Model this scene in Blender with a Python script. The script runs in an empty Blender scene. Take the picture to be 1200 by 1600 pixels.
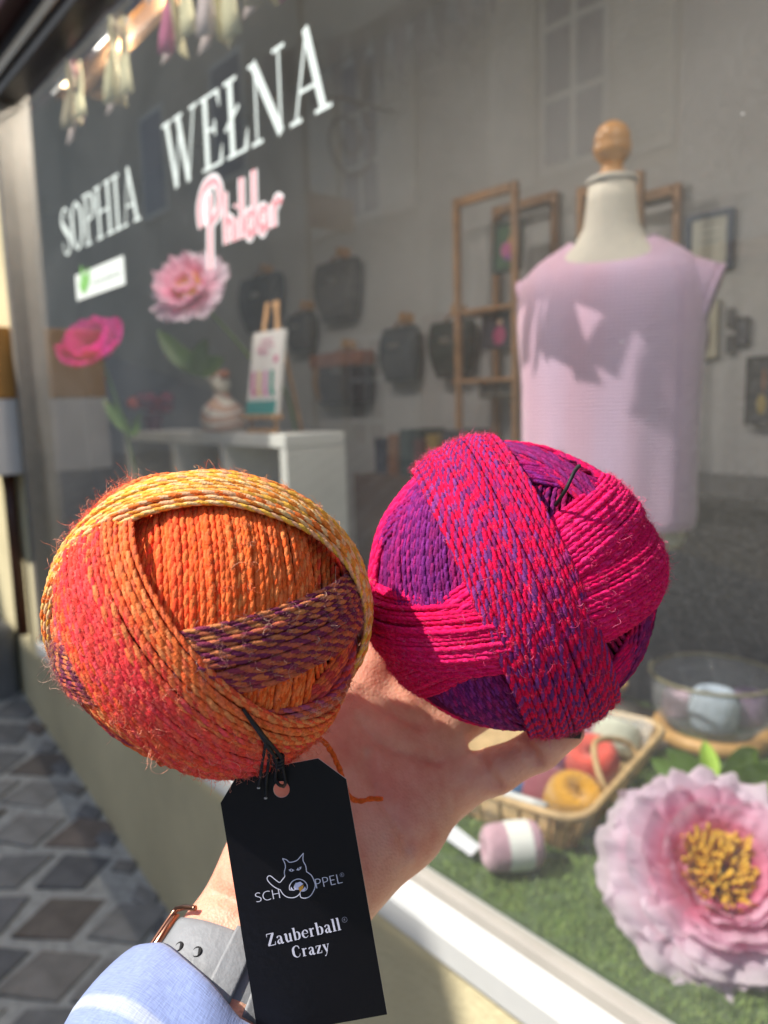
import bpy, bmesh, math, random
import numpy as np
from mathutils import Vector, Matrix
random.seed(7); rng = np.random.default_rng(7)
sc = bpy.context.scene
COL = sc.collection

# ------------------------------------------------------------------ camera
YAW, PITCH, ROLL = math.radians(40), math.radians(7.9), .026
CAM = np.array([0, -.75, 1.5])
_fh = np.array([-math.cos(YAW), math.sin(YAW), 0]); _r0 = np.array([math.sin(YAW), math.cos(YAW), 0]); _z = np.array([0, 0, 1.])
FWD = math.cos(PITCH)*_fh - math.sin(PITCH)*_z; _u0 = math.sin(PITCH)*_fh + math.cos(PITCH)*_z
RGT = _r0*math.cos(ROLL) - _u0*math.sin(ROLL); UPV = _u0*math.cos(ROLL) + _r0*math.sin(ROLL)
cd = bpy.data.cameras.new('camera'); cam = bpy.data.objects.new('camera', cd); COL.objects.link(cam)
cam.matrix_world = Matrix(((RGT[0], UPV[0], -FWD[0], CAM[0]), (RGT[1], UPV[1], -FWD[1], CAM[1]), (RGT[2], UPV[2], -FWD[2], CAM[2]), (0, 0, 0, 1)))
cd.sensor_fit = 'HORIZONTAL'; cd.sensor_width = 36; cd.lens = 36
cd.clip_start = .02; cd.clip_end = 500
cd.dof.use_dof = True; cd.dof.focus_distance = .246; cd.dof.aperture_fstop = 13.5
sc.camera = cam
# ------------------------------------------------------------------ light
SUN_EL = math.radians(50); SUN_AZ = np.array([-.45, -.893])           # where the sun stands
SUNV = np.array([SUN_AZ[0]*math.cos(SUN_EL), SUN_AZ[1]*math.cos(SUN_EL), math.sin(SUN_EL)])
w = bpy.data.worlds.new('World'); sc.world = w; w.use_nodes = True
nt = w.node_tree; bg = nt.nodes['Background']
sky = nt.nodes.new('ShaderNodeTexSky'); sky.sky_type = 'NISHITA'; sky.sun_disc = False
sky.sun_elevation = SUN_EL; sky.sun_rotation = math.atan2(SUN_AZ[0], SUN_AZ[1])
nt.links.new(sky.outputs[0], bg.inputs[0]); bg.inputs[1].default_value = .15
sl = bpy.data.lights.new('sun', 'SUN'); sun = bpy.data.objects.new('sun', sl); COL.objects.link(sun)
sl.energy = 4.6; sl.angle = math.radians(.55); sl.color = (1, .95, .87)
sun.rotation_euler = Vector(SUNV).to_track_quat('Z', 'Y').to_euler(); sun.location = (-4, -8, 12)
vs = sc.view_settings; vs.view_transform = 'Standard'; vs.look = 'None'; vs.gamma = 1; vs.exposure = .62; vs.use_curve_mapping = False
sc.cycles.use_denoising = True; sc.cycles.max_bounces = 8; sc.cycles.transparent_max_bounces = 24
sc.cycles.diffuse_bounces = 4; sc.cycles.caustics_reflective = False; sc.cycles.caustics_refractive = False
sc.cycles.sample_clamp_indirect = 6

# ------------------------------------------------------------------ helpers
def ray(u, v): return FWD + RGT*(u-600)/1200 - UPV*(v-800)/1200
def W(u, v, D): return CAM + ray(u, v)*D                 # a point D metres deep
def at(u, v, y=0.):                                      # a point on the plane y
    k = ray(u, v); return CAM + k*((y-CAM[1])/k[1])
def atz(u, v, z):
    k = ray(u, v); return CAM + k*((z-CAM[2])/k[2])
def lin(r, g=None, b=None):
    if g is None:
        h = r.lstrip('#'); r, g, b = int(h[:2], 16), int(h[2:4], 16), int(h[4:], 16)
    f = lambda c: (c/255/12.92) if c/255 <= .04045 else ((c/255+.055)/1.055)**2.4
    return np.array([f(r), f(g), f(b)])

def new_mat(name):
    m = bpy.data.materials.new(name); m.use_nodes = True
    return m, m.node_tree, m.node_tree.nodes['Principled BSDF']
def nd(t, kind, **kw):
    n = t.nodes.new(kind)
    for k, v in kw.items():
        if k in ('inp',):
            for a, b in v.items(): n.inputs[a].default_value = b
        else: setattr(n, k, v)
    return n
_mats = {}
def pm(name, col, rough=.6, vary=.18, scale=12., bump=0., bscale=60., metal=0., spec=.4, sheen=0., col2=None, coat=0., sss=0.):
    if name in _mats: return _mats[name]
    m, t, b = new_mat(name)
    c = lin(col) if isinstance(col, str) else np.array(col)
    c2 = (lin(col2) if isinstance(col2, str) else c*(1-vary))
    tc = nd(t, 'ShaderNodeTexCoord')
    n = nd(t, 'ShaderNodeTexNoise', inp={'Scale': scale, 'Detail': 5., 'Roughness': .6})
    t.links.new(tc.outputs['Object'], n.inputs['Vector'])
    r = nd(t, 'ShaderNodeValToRGB'); r.color_ramp.elements[0].position = .35; r.color_ramp.elements[1].position = .68
    r.color_ramp.elements[0].color = (*c2, 1); r.color_ramp.elements[1].color = (*np.minimum(c*(1+vary*.25), 1), 1)
    t.links.new(n.outputs['Fac'], r.inputs['Fac']); t.links.new(r.outputs['Color'], b.inputs['Base Color'])
    b.inputs['Roughness'].default_value = rough; b.inputs['Metallic'].default_value = metal
    b.inputs['Specular IOR Level'].default_value = spec
    if sheen: b.inputs['Sheen Weight'].default_value = sheen
    if coat: b.inputs['Coat Weight'].default_value = coat; b.inputs['Coat Roughness'].default_value = .2
    if sss: b.inputs['Subsurface Weight'].default_value = sss; b.inputs['Subsurface Radius'].default_value = (.012, .006, .004)
    if bump:
        n2 = nd(t, 'ShaderNodeTexNoise', inp={'Scale': bscale, 'Detail': 6.})
        t.links.new(tc.outputs['Object'], n2.inputs['Vector'])
        bp = nd(t, 'ShaderNodeBump', inp={'Strength': bump, 'Distance': .01})
        t.links.new(n2.outputs['Fac'], bp.inputs['Height']); t.links.new(bp.outputs['Normal'], b.inputs['Normal'])
    _mats[name] = m
    return m

def tagit(o, label=None, cat=None, group=None, kind=None):
    if label: o['label'] = label
    if cat: o['category'] = cat
    if group: o['group'] = group
    if kind: o['kind'] = kind
    return o
def thing(name, label, cat, loc=(0, 0, 0), rotz=0., group=None):
    o = bpy.data.objects.new(name, None); COL.objects.link(o); o.location = loc; o.rotation_euler = (0, 0, rotz)
    o.empty_display_size = .02
    return tagit(o, label, cat, group)
def mesh(name, V, F, mat=None, parent=None, smooth=True, world=False, attrs=None, uv=None):
    V = np.asarray(V, float)
    if world and parent is not None:
        bpy.context.view_layer.update()
        mi = np.array(parent.matrix_world.inverted()); V = V@mi[:3, :3].T + mi[:3, 3]
    me = bpy.data.meshes.new(name)
    if isinstance(F, np.ndarray) and F.ndim == 2:
        n, k = F.shape
        me.vertices.add(len(V)); me.vertices.foreach_set('co', V.astype(np.float32).ravel())
        me.loops.add(n*k); me.loops.foreach_set('vertex_index', F.astype(np.int32).ravel())
        me.polygons.add(n); me.polygons.foreach_set('loop_start', np.arange(0, n*k, k, dtype=np.int32))
        me.update(calc_edges=True)
    else:
        me.from_pydata([tuple(v) for v in V], [], [tuple(int(i) for i in f) for f in F]); me.update()
    if smooth: me.polygons.foreach_set('use_smooth', np.ones(len(me.polygons), dtype=bool))
    if attrs is not None:
        a = me.color_attributes.new('Col', 'FLOAT_COLOR', 'POINT')
        a.data.foreach_set('color', np.hstack([attrs, np.ones((len(attrs), 1))]).astype(np.float32).ravel())
    if uv is not None:
        l = me.uv_layers.new(name='UVMap'); li = np.empty(len(me.loops), np.int32); me.loops.foreach_get('vertex_index', li)
        l.data.foreach_set('uv', np.asarray(uv, np.float32)[li].ravel())
    if mat is not None: me.materials.append(mat)
    o = bpy.data.objects.new(name, me); COL.objects.link(o)
    if parent is not None: o.parent = parent
    return o
class MB:
    def __init__(s): s.V = []; s.F = []
    def add(s, V, F):
        k = len(s.V); s.V += [tuple(v) for v in V]; s.F += [tuple(i+k for i in f) for f in F]
    def box(s, a, b, M=None):
        x0, y0, z0 = a; x1, y1, z1 = b
        V = [(x0,y0,z0),(x1,y0,z0),(x1,y1,z0),(x0,y1,z0),(x0,y0,z1),(x1,y0,z1),(x1,y1,z1),(x0,y1,z1)]
        if M is not None: V = [tuple(M@Vector(v)) for v in V]
        s.add(V, [(0,3,2,1),(4,5,6,7),(0,1,5,4),(1,2,6,5),(2,3,7,6),(3,0,4,7)]); return s
    def tube(s, P, r, n=8, caps=True):
        V, F = tube_arr(P, r, n, caps); s.add(V, F); return s
    def lathe(s, prof, n=32, M=None, close=False):
        V = []; F = []
        for (r, z) in prof:
            for k in range(n):
                a = 2*math.pi*k/n; V.append((r*math.cos(a), r*math.sin(a), z))
        m = len(prof)
        for i in range(m-1 if not close else m):
            for k in range(n):
                j = (i+1) % m
                F.append((i*n+k, i*n+(k+1) % n, j*n+(k+1) % n, j*n+k))
        if M is not None: V = [tuple(M@Vector(v)) for v in V]
        s.add(V, F); return s
    def build(s, name, mat=None, parent=None, smooth=False, world=False, bevel=0.):
        o = mesh(name, s.V, s.F, mat, parent, smooth, world)
        if bevel:
            md = o.modifiers.new('bevel', 'BEVEL'); md.width = bevel; md.segments = 2; md.limit_method = 'ANGLE'
        return o
def frames(P):
    P = np.asarray(P, float); T = np.gradient(P, axis=0); T /= np.linalg.norm(T, axis=1)[:, None]+1e-12
    ref = np.array([0, 0, 1.]) if abs(T[0, 2]) < .9 else np.array([1., 0, 0])
    N = np.zeros_like(P); n = ref - T[0]*(ref@T[0]); n /= np.linalg.norm(n)
    for i in range(len(P)):
        n = n - T[i]*(n@T[i]); n /= np.linalg.norm(n)+1e-12; N[i] = n
    return P, T, N, np.cross(T, N)
def tube_arr(P, r, n=8, caps=True, flat=1.):
    P, T, N, B = frames(P); r = np.broadcast_to(np.asarray(r, float), (len(P),))
    V = []; F = []
    for i in range(len(P)):
        for k in range(n):
            a = 2*math.pi*k/n; V.append(tuple(P[i]+r[i]*(math.cos(a)*N[i]+flat*math.sin(a)*B[i])))
    for i in range(len(P)-1):
        for k in range(n): F.append((i*n+k, i*n+(k+1) % n, (i+1)*n+(k+1) % n, (i+1)*n+k))
    if caps: F.append(tuple(range(n))[::-1]); F.append(tuple((len(P)-1)*n+k for k in range(n)))
    return V, F
def crom(P, per=8, closed=False):
    P = np.asarray(P, float); n = len(P); out = []
    rngi = range(n if closed else n-1)
    for i in rngi:
        if closed: p0, p1, p2, p3 = P[(i-1) % n], P[i], P[(i+1) % n], P[(i+2) % n]
        else: p0, p1, p2, p3 = P[max(i-1, 0)], P[i], P[i+1], P[min(i+2, n-1)]
        for k in range(per):
            t = k/per
            out.append(.5*((2*p1)+(-p0+p2)*t+(2*p0-5*p1+4*p2-p3)*t*t+(-p0+3*p1-3*p2+p3)*t**3))
    if not closed: out.append(P[-1])
    return np.array(out)
def loft(rings, closed=True, caps=(False, False)):
    """rings: (m, n, 3)"""
    R = np.asarray(rings, float); m, n, _ = R.shape; F = []
    for i in range(m-1):
        for k in range(n if closed else n-1): F.append((i*n+k, i*n+(k+1) % n, (i+1)*n+(k+1) % n, (i+1)*n+k))
    if caps[0]: F.append(tuple(range(n))[::-1])
    if caps[1]: F.append(tuple((m-1)*n+k for k in range(n)))
    return R.reshape(-1, 3), F
def ribbon(pts, ws, mapf, per=6, z=0., smooth=True):
    """flat stroke with varying width; mapf takes (a, b, z) to a point"""
    pw = np.hstack([np.asarray(pts, float), np.asarray(ws, float)[:, None]])
    q = crom(pw, per) if smooth and len(pw) > 2 else pw
    T = np.gradient(q[:, :2], axis=0); T /= np.linalg.norm(T, axis=1)[:, None]+1e-12
    N = np.stack([-T[:, 1], T[:, 0]], 1); h = q[:, 2:3]/2
    L = q[:, :2]+N*h; Rr = q[:, :2]-N*h; n = len(q)
    V = [mapf(a, b, z) for a, b in L]+[mapf(a, b, z) for a, b in Rr]
    F = [(i, i+1, n+i+1, n+i) for i in range(n-1)]
    return V, F

# ------------------------------------------------------------------ lettering strokes (cap height 1)
def SER(x, y, w=.3, t=.05): return ([(x-w/2, y), (x+w/2, y)], [t, t])
TK, TN = .125, .045
CAPS = {
 'S': (.62, [([(.52,.72),(.5,.9),(.32,.975),(.12,.88),(.1,.7),(.3,.53),(.5,.36),(.52,.16),(.33,.025),(.12,.1),(.08,.3)], [.05,.05,.06,.1,.15,.17,.16,.1,.06,.05,.05])]),
 'O': (.78, [([(.38,.975),(.14,.8),(.09,.5),(.14,.2),(.38,.025),(.62,.2),(.68,.5),(.62,.8),(.38,.975)], [.05,.13,.17,.13,.05,.13,.17,.13,.05])]),
 'P': (.66, [([(.18,0),(.18,1)], [TK,TK]), SER(.18,.02,.36), SER(.1,.98,.2), ([(.18,.97),(.42,.97),(.58,.86),(.6,.74),(.56,.58),(.42,.49),(.18,.5)], [.05,.05,.12,.16,.12,.05,.05])]),
 'H': (.92, [([(.18,0),(.18,1)], [TK,TK]), ([(.74,0),(.74,1)], [TK,TK]), ([(.18,.5),(.74,.5)], [TN,TN]), SER(.18,.02,.36), SER(.18,.98,.36), SER(.74,.02,.36), SER(.74,.98,.36)]),
 'I': (.4, [([(.2,0),(.2,1)], [TK,TK]), SER(.2,.02,.36), SER(.2,.98,.36)]),
 'A': (.84, [([(.12,.02),(.4,.97)], [TN,TN]), ([(.38,1),(.7,.02)], [TK,TK]), ([(.22,.33),(.6,.33)], [TN,TN]), SER(.12,.02,.26), SER(.7,.02,.34)]),
 'W': (1.16, [([(.12,.98),(.36,.0)], [TK,TK]), ([(.36,.03),(.58,.95)], [TN,TN]), ([(.52,.98),(.78,.0)], [TK,TK]), ([(.78,.03),(1.04,.97)], [TN,TN]), SER(.12,.98,.34), SER(.52,.98,.3), SER(1.04,.98,.26)]),
 'E': (.7, [([(.2,0),(.2,1)], [TK,TK]), ([(.04,.975),(.6,.975)], [TN,TN]), ([(.2,.52),(.48,.52)], [TN,TN]), ([(.04,.025),(.62,.025)], [TN,TN]), ([(.58,.98),(.62,.76)], [.1,.02]), ([(.6,.02),(.65,.26)], [.1,.02]), ([(.47,.62),(.47,.42)], [.05,.05])]),
 'L': (.66, [([(.2,0),(.2,1)], [TK,TK]), SER(.2,.98,.36), ([(.04,.025),(.58,.025)], [TN,TN]), ([(.56,.02),(.62,.28)], [.1,.02]), ([(.02,.38),(.42,.62)], [.06,.06])]),
 'N': (.92, [([(.16,0),(.16,.98)], [TN,TN]), ([(.12,1),(.74,.0)], [TK*1.1,TK*1.1]), ([(.74,.0),(.74,1)], [TN,TN]), SER(.16,.02,.28), SER(.1,.98,.2), SER(.74,.98,.28)]),
}
h_ = .055
def dido(stems): return stems
LOW = {   # heavy stems, hairline joins; x-height .66, capital and ascender 1
 'Z': (.74, [([(.08,.965),(.68,.965)], [.07,.07]), ([(.6,.95),(.12,.05)], [.22,.22]), ([(.06,.035),(.68,.035)], [.07,.07]), ([(.1,.97),(.07,.72)], [.1,.02]), ([(.64,.03),(.7,.3)], [.1,.02])]),
 'C': (.78, [([(.66,.7),(.6,.9),(.4,.97),(.17,.8),(.13,.5),(.18,.2),(.4,.03),(.6,.1),(.68,.3)], [.06,.09,.07,.19,.24,.19,.07,.05,.04])]),
 'a': (.6, [([(.1,.5),(.16,.61),(.3,.63),(.4,.52),(.4,.12),(.48,.03),(.58,.07)], [.14,.09,.06,.16,.2,.15,.04]), ([(.38,.4),(.2,.32),(.12,.17),(.2,.04),(.34,.09)], [.04,.08,.18,.12,.04])]),
 'u': (.68, [([(.04,.62),(.18,.62),(.18,.2),(.26,.04),(.4,.06),(.5,.18)], [.04,.2,.2,.17,.07,.05]), ([(.52,.66),(.52,0)], [.19,.19]), ([(.52,.02),(.64,.02)], [.05,.05])]),
 'b': (.66, [([(.16,1),(.16,0)], [.19,.19]), ([(.03,.975),(.16,.975)], [.05,.05]), ([(.22,.52),(.38,.64),(.52,.5),(.54,.33),(.5,.14),(.36,.02),(.2,.1)], [.04,.06,.17,.2,.17,.06,.04])]),
 'e': (.58, [([(.12,.36),(.5,.36),(.46,.55),(.3,.635),(.14,.5),(.1,.33),(.15,.13),(.32,.025),(.52,.14)], [.045,.05,.14,.06,.15,.19,.15,.07,.04])]),
 'r': (.5, [([(.17,.66),(.17,0)], [.19,.19]), ([(.03,.63),(.17,.63)], [.05,.05]), ([(.03,.02),(.34,.02)], [.05,.05]), ([(.24,.48),(.33,.62),(.43,.58)], [.04,.07,.15])]),
 'l': (.34, [([(.17,1),(.17,0)], [.19,.19]), ([(.03,.975),(.17,.975)], [.05,.05]), ([(.02,.02),(.32,.02)], [.05,.05])]),
 'z': (.56, [([(.06,.63),(.5,.63)], [.06,.06]), ([(.42,.62),(.12,.04)], [.18,.18]), ([(.05,.03),(.5,.03)], [.06,.06]), ([(.07,.64),(.05,.45)], [.08,.02]), ([(.47,.03),(.51,.22)], [.08,.02])]),
 'y': (.6, [([(.12,.63),(.32,.04)], [.2,.17]), ([(.5,.63),(.3,-.02),(.2,-.24),(.1,-.28)], [.05,.05,.06,.14]), ([(.0,.64),(.26,.64)], [.05,.05]), ([(.4,.64),(.58,.64)], [.05,.05])]),
}
sw = .075
SANS = {
 'S': (.55, [([(.46,.88),(.34,.96),(.18,.95),(.08,.8),(.14,.63),(.32,.52),(.46,.36),(.44,.14),(.28,.03),(.07,.08)], [sw]*10)]),
 'C': (.72, [([(.66,.9),(.46,.96),(.22,.88),(.08,.6),(.1,.3),(.26,.07),(.48,.03),(.66,.1)], [sw]*8)]),
 'H': (.72, [([(.1,0),(.1,1)], [sw]*2), ([(.6,0),(.6,1)], [sw]*2), ([(.1,.52),(.6,.52)], [sw]*2)]),
 'P': (.56, [([(.1,0),(.1,1)], [sw]*2), ([(.1,.965),(.32,.965),(.46,.86),(.48,.72),(.44,.56),(.3,.48),(.1,.48)], [sw]*7)]),
 'E': (.52, [([(.1,0),(.1,1)], [sw]*2), ([(.1,.965),(.45,.965)], [sw]*2), ([(.1,.52),(.42,.52)], [sw]*2), ([(.1,.035),(.46,.035)], [sw]*2)]),
 'L': (.48, [([(.1,0),(.1,1)], [sw]*2), ([(.1,.035),(.46,.035)], [sw]*2)]),
}
def set_text(word, font, o, e, height, mapf, mat, parent, name='letter', gap=.04, z=0., zstep=4e-5, thin=1.):
    """word between the 2D points o and e, each letter a mesh of its own"""
    o = np.array(o, float); e = np.array(e, float); tot = sum(font[c][0] for c in word)+gap*(len(word)-1)
    X = (e-o)/tot; Y = np.array([-X[1], X[0]])/np.linalg.norm(X)*height; x = 0; objs = []
    for c in word:
        adv, strokes = font[c]; m = MB()
        for i, (pts, ws) in enumerate(strokes):
            # strokes are shaped in the letter's own square, then mapped, so widths follow the slant
            f = lambda a, b, zz: mapf(*(o+X*(x+a)+Y*b), zz)
            m.add(*ribbon(pts, [q*thin for q in ws], f, 7, z+zstep*i))
        objs.append(m.build(name, mat, parent)); x += adv+gap
    return objs

# ------------------------------------------------------------------ surface nets for organic bodies
def surface_nets(f, org, h):
    s = f < 0; nx, ny, nz = f.shape
    c = np.zeros((nx-1, ny-1, nz-1), np.int8)
    offs = [(i, j, k) for i in (0, 1) for j in (0, 1) for k in (0, 1)]
    for (i, j, k) in offs: c += s[i:nx-1+i, j:ny-1+j, k:nz-1+k]
    idx = np.argwhere((c > 0) & (c < 8)); vid = -np.ones(c.shape, np.int64); vid[tuple(idx.T)] = np.arange(len(idx))
    acc = np.zeros((len(idx), 3)); cnt = np.zeros(len(idx))
    for a in offs:
        for ax in range(3):
            if a[ax]: continue
            b = list(a); b[ax] = 1
            fa = f[tuple((idx+a).T)]; fb = f[tuple((idx+b).T)]; m = (fa < 0) != (fb < 0)
            t = np.where(m, fa/(np.where(m, fa-fb, 1)), 0); p = np.tile(np.array(a, float), (len(idx), 1)); p[:, ax] += t
            acc[m] += p[m]; cnt[m] += 1
    V = (idx+acc/cnt[:, None])*h+org; F = []
    for ax in range(3):
        o1, o2 = [k for k in range(3) if k != ax]
        sl0 = [slice(None)]*3; sl1 = [slice(None)]*3; sl0[ax] = slice(0, -1); sl1[ax] = slice(1, None)
        e = np.argwhere(s[tuple(sl0)] != s[tuple(sl1)])
        ok = (e[:, o1] > 0) & (e[:, o2] > 0) & (e[:, o1] < f.shape[o1]-1) & (e[:, o2] < f.shape[o2]-1); e = e[ok]
        def cell(d1, d2):
            q = e.copy(); q[:, o1] -= d1; q[:, o2] -= d2; return vid[tuple(q.T)]
        quad = np.stack([cell(0, 0), cell(1, 0), cell(1, 1), cell(0, 1)], 1)
        inside = s[tuple(e.T)]
        if ax == 1: inside = ~inside
        quad[~inside] = quad[~inside][:, ::-1]; F.append(quad)
    F = np.vstack(F); F = F[(F >= 0).all(1)]
    return V, F[:, ::-1]
class SDF:
    def __init__(s, lo, hi, h):
        s.h = h; s.org = np.array(lo, float); n = np.ceil((np.array(hi)-lo)/h).astype(int)+1
        s.f = np.full(n, .05, np.float32)
    def region(s, lo, hi):
        a = np.maximum(np.floor((lo-s.org)/s.h).astype(int), 0); b = np.minimum(np.ceil((hi-s.org)/s.h).astype(int)+1, s.f.shape)
        g = np.meshgrid(*[s.org[i]+s.h*np.arange(a[i], b[i]) for i in range(3)], indexing='ij')
        return tuple(slice(a[i], b[i]) for i in range(3)), np.stack(g, -1)
    def cone(s, a, ra, b, rb, k=.006, sub=False, flat=None):
        a = np.array(a, float); b = np.array(b, float); m = max(ra, rb)+k*2+.004
        sl, P = s.region(np.minimum(a, b)-m, np.maximum(a, b)+m)
        if P.size == 0: return
        ab = b-a; t = np.clip(((P-a)@ab)/(ab@ab+1e-12), 0, 1)
        q = P-(a+t[..., None]*ab)
        if flat is not None:
            ax, sc_ = flat; ax = ax/np.linalg.norm(ax); dd = q@ax; q = q+(dd*(sc_-1))[..., None]*ax
        d = np.linalg.norm(q, axis=-1)-(ra+(rb-ra)*t)
        o = s.f[sl]
        if sub:
            hh = np.clip(.5-.5*(d+o)/k, 0, 1); s.f[sl] = o*(1-hh)-d*hh+k*hh*(1-hh)
        else:
            hh = np.clip(.5+.5*(d-o)/k, 0, 1); s.f[sl] = d*(1-hh)+o*hh-k*hh*(1-hh)
    def smooth(s, n=1):
        f = s.f
        for _ in range(n):
            for ax in range(3):
                g = f.copy(); sl = [slice(None)]*3; a = sl.copy(); b = sl.copy(); c = sl.copy()
                a[ax] = slice(1, -1); b[ax] = slice(0, -2); c[ax] = slice(2, None)
                g[tuple(a)] = .5*f[tuple(a)]+.25*(f[tuple(b)]+f[tuple(c)]); f = g
        s.f = f
    def build(s): return surface_nets(s.f, s.org, s.h)

# ================================================================== SETTING
def struct(o): o['kind'] = 'structure'; return o
plaster = pm('cream plaster', '#dccfa6', .85, .16, 2.6, .35, 110)
plaster_in = pm('shop wall paint', '#adabaa', .8, .06, 3, .1, 50)
white_pl = pm('pale facade render', '#b8ae9d', .9, .12, 3, .3, 60)
alu = pm('brushed aluminium', '#857e74', .5, .12, 30, 0, 0, metal=.25)
white_lac = pm('white lacquer', '#c6c6c2', .3, .04, 20)
dark_lac = pm('dark grey lacquer', '#3a3a3c', .35, .1, 10)
wood_l = pm('light wood', '#b98d5c', .5, .35, 18, .1, 80)
wood_m = pm('brown wood', '#a27a54', .55, .35, 14, .1, 80)
black_m = pm('black iron', '#26231f', .5, .2, 30)

# street: a slope that rises to the left, with stone setts
SL = .2; TH = math.atan(SL); GZ0 = .233-SL*1.76
def gz(x): return GZ0-SL*x
mort = pm('sett joint mortar', '#b3afa5', .95, .3, 40, .4, 120)
street = mesh('street', [(-60, -30, 0), (60, -30, 0), (60, .05, 0), (-60, .05, 0)], [(0, 1, 2, 3)], mort, smooth=False)
street.location = (0, 0, GZ0-.004); street.rotation_euler = (0, TH, 0); struct(street)
stone_cols = ['#7c7976', '#8a837a', '#6c6a68', '#84766a', '#928d85', '#746a60', '#807d78']
stone_m = [pm('sett stone %d' % i, c, .8, .3, 14, .5, 70) for i, c in enumerate(stone_cols)]
A1 = np.array([.6, .8]); B1 = np.array([-.53, .848])
def stone_mesh(rg, wa, wb, h=.007):
    c = [np.array((sa*wa/2*rg.uniform(.8, 1.04), sb*wb/2*rg.uniform(.8, 1.04))) for sa, sb in ((-1,-1),(1,-1),(1,1),(-1,1))]
    def to(p, z): q = A1*p[0]+B1*p[1]; return (q[0], q[1], z)
    V = []; hh = h*rg.uniform(.6, 1.1)
    for sc_, z in ((1., -.01), (1., hh*.45), (.93, hh*.9), (.72, hh*1.05)): V += [to(p*sc_, z+rg.uniform(-.0015, .0015)) for p in c]
    V.append(to((0, 0), hh*1.2)); F = []
    for l in range(3):
        for k in range(4): F.append((l*4+k, l*4+(k+1) % 4, l*4+4+(k+1) % 4, l*4+4+k))
    for k in range(4): F.append((12+k, 12+(k+1) % 4, 16))
    return V, F
variants = []
for i in range(14):
    V, F = stone_mesh(rng, .147, .147); o = mesh('paving_stone', V, F, stone_m[i % 7], smooth=False); variants.append(o.data); bpy.data.objects.remove(o)
far = MB(); n_st = 0
for ia in range(-60, 60):
    for ib in range(-60, 60):
        p = A1*(ia*.164+(.5*.164 if ib % 2 else 0)) + B1*(ib*.164)
        x, y = p
        if y > -.075 or y < -4.2 or x < -6.5 or x > 3: continue
        near = -3.5 < x < -1.25 and y > -1.0
        if near and n_st < 296:
            o = bpy.data.objects.new('paving_stone', variants[int(rng.integers(14))]); COL.objects.link(o); o.parent = street
            o.location = (x+rng.normal(0, .006), y+rng.normal(0, .006), .002+rng.uniform(-.002, .002)); o.rotation_euler = (rng.normal(0, .02), rng.normal(0, .02), rng.normal(0, .06)); o.scale = (rng.uniform(.88, 1.05), rng.uniform(.88, 1.05), 1); n_st += 1
        elif not near:
            V, F = stone_mesh(rng, .147, .147); far.add([(v[0]+x, v[1]+y, v[2]+.002) for v in V], F)
fo = far.build('paving_stones', stone_m[0], street); fo['kind'] = 'stuff'
# irregular stones along the foot of the wall
for i in range(16):
    wd = rng.uniform(.1, .17); V, F = stone_mesh(rng, .07, .05); V = np.array(V); V[:, 0] *= wd/.07*.7; V[:, 1] *= .75
    o = mesh('paving_stone', V, F, stone_m[int(rng.integers(7))], street, smooth=False); o.location = (-3.3+i*.13, -.06, .003); o.rotation_euler = (0, 0, rng.normal(0, .12))

# shop building: riser, piers, fascia, upper wall
XJ = -2.63; XR = 1.4
shop = thing('shop_building', 'cream rendered shop front with dark maroon fascia on a sloping street', 'building', (0, 0, 0))
MB().box((XJ-.3, -.03, -1.2), (XR+.6, .2, .70)).build('stall_riser', plaster, shop)
MB().box((XJ-.3, -.031, .70), (XJ-.026, .03, 2.56)).build('pier', plaster, shop)
MB().box((XR+.03, -.03, .70), (XR+.6, .2, 2.56)).build('pier', plaster, shop)
MB().box((XJ-3.5, -.025, -.5), (XJ-.301, .03, 2.56)).build('recessed_wall', plaster, shop)
maroon = pm('maroon fascia paint', '#3d2226', .4, .25, 8)
MB().box((XJ-3.5, -.09, 2.565), (XR+.6, .2, 2.95)).build('fascia', maroon, shop, bevel=.008)
MB().box((XJ-3.5, -.2, 2.952), (XR+.6, .2, 3.05)).build('cornice', pm('brown stained wood', '#6b4028', .5, .3, 6), shop, bevel=.01)
MB().box((XJ-3.5, 0, 3.052), (XR+.6, .2, 5.2)).build('upper_wall', plaster, shop)
MB().tube([(XJ-.15, -.058, .75), (XJ-.15, -.058, 1.45)], .020, 12).build('downpipe', pm('brown pipe', '#4a2a1c', .4, .2, 9), shop, smooth=True)

# shop interior shell
floor_m = pm('dark floor tile', '#4a4a4c', .35, .2, 4)
struct(MB().box((-7.6, .2, .0), (XR+.6, 1.9, .06)).build('interior_floor', floor_m))
struct(MB().box((-7.6, 1.9, .0), (XR+.6, 2.05, 3.4)).build('back_wall', plaster_in))
struct(MB().box((-7.75, .2, .0), (-7.6, 2.05, 3.4)).build('side_wall_left', plaster_in))
struct(MB().box((XR+.6, -.03, .0), (XR+.75, 2.05, 3.4)).build('side_wall_right', plaster_in))
struct(MB().box((-7.6, .2, 3.3), (XR+.6, 1.9, 3.4)).build('ceiling', pm('ceiling paint', '#c9c5bd', .9, .05, 3)))

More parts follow.
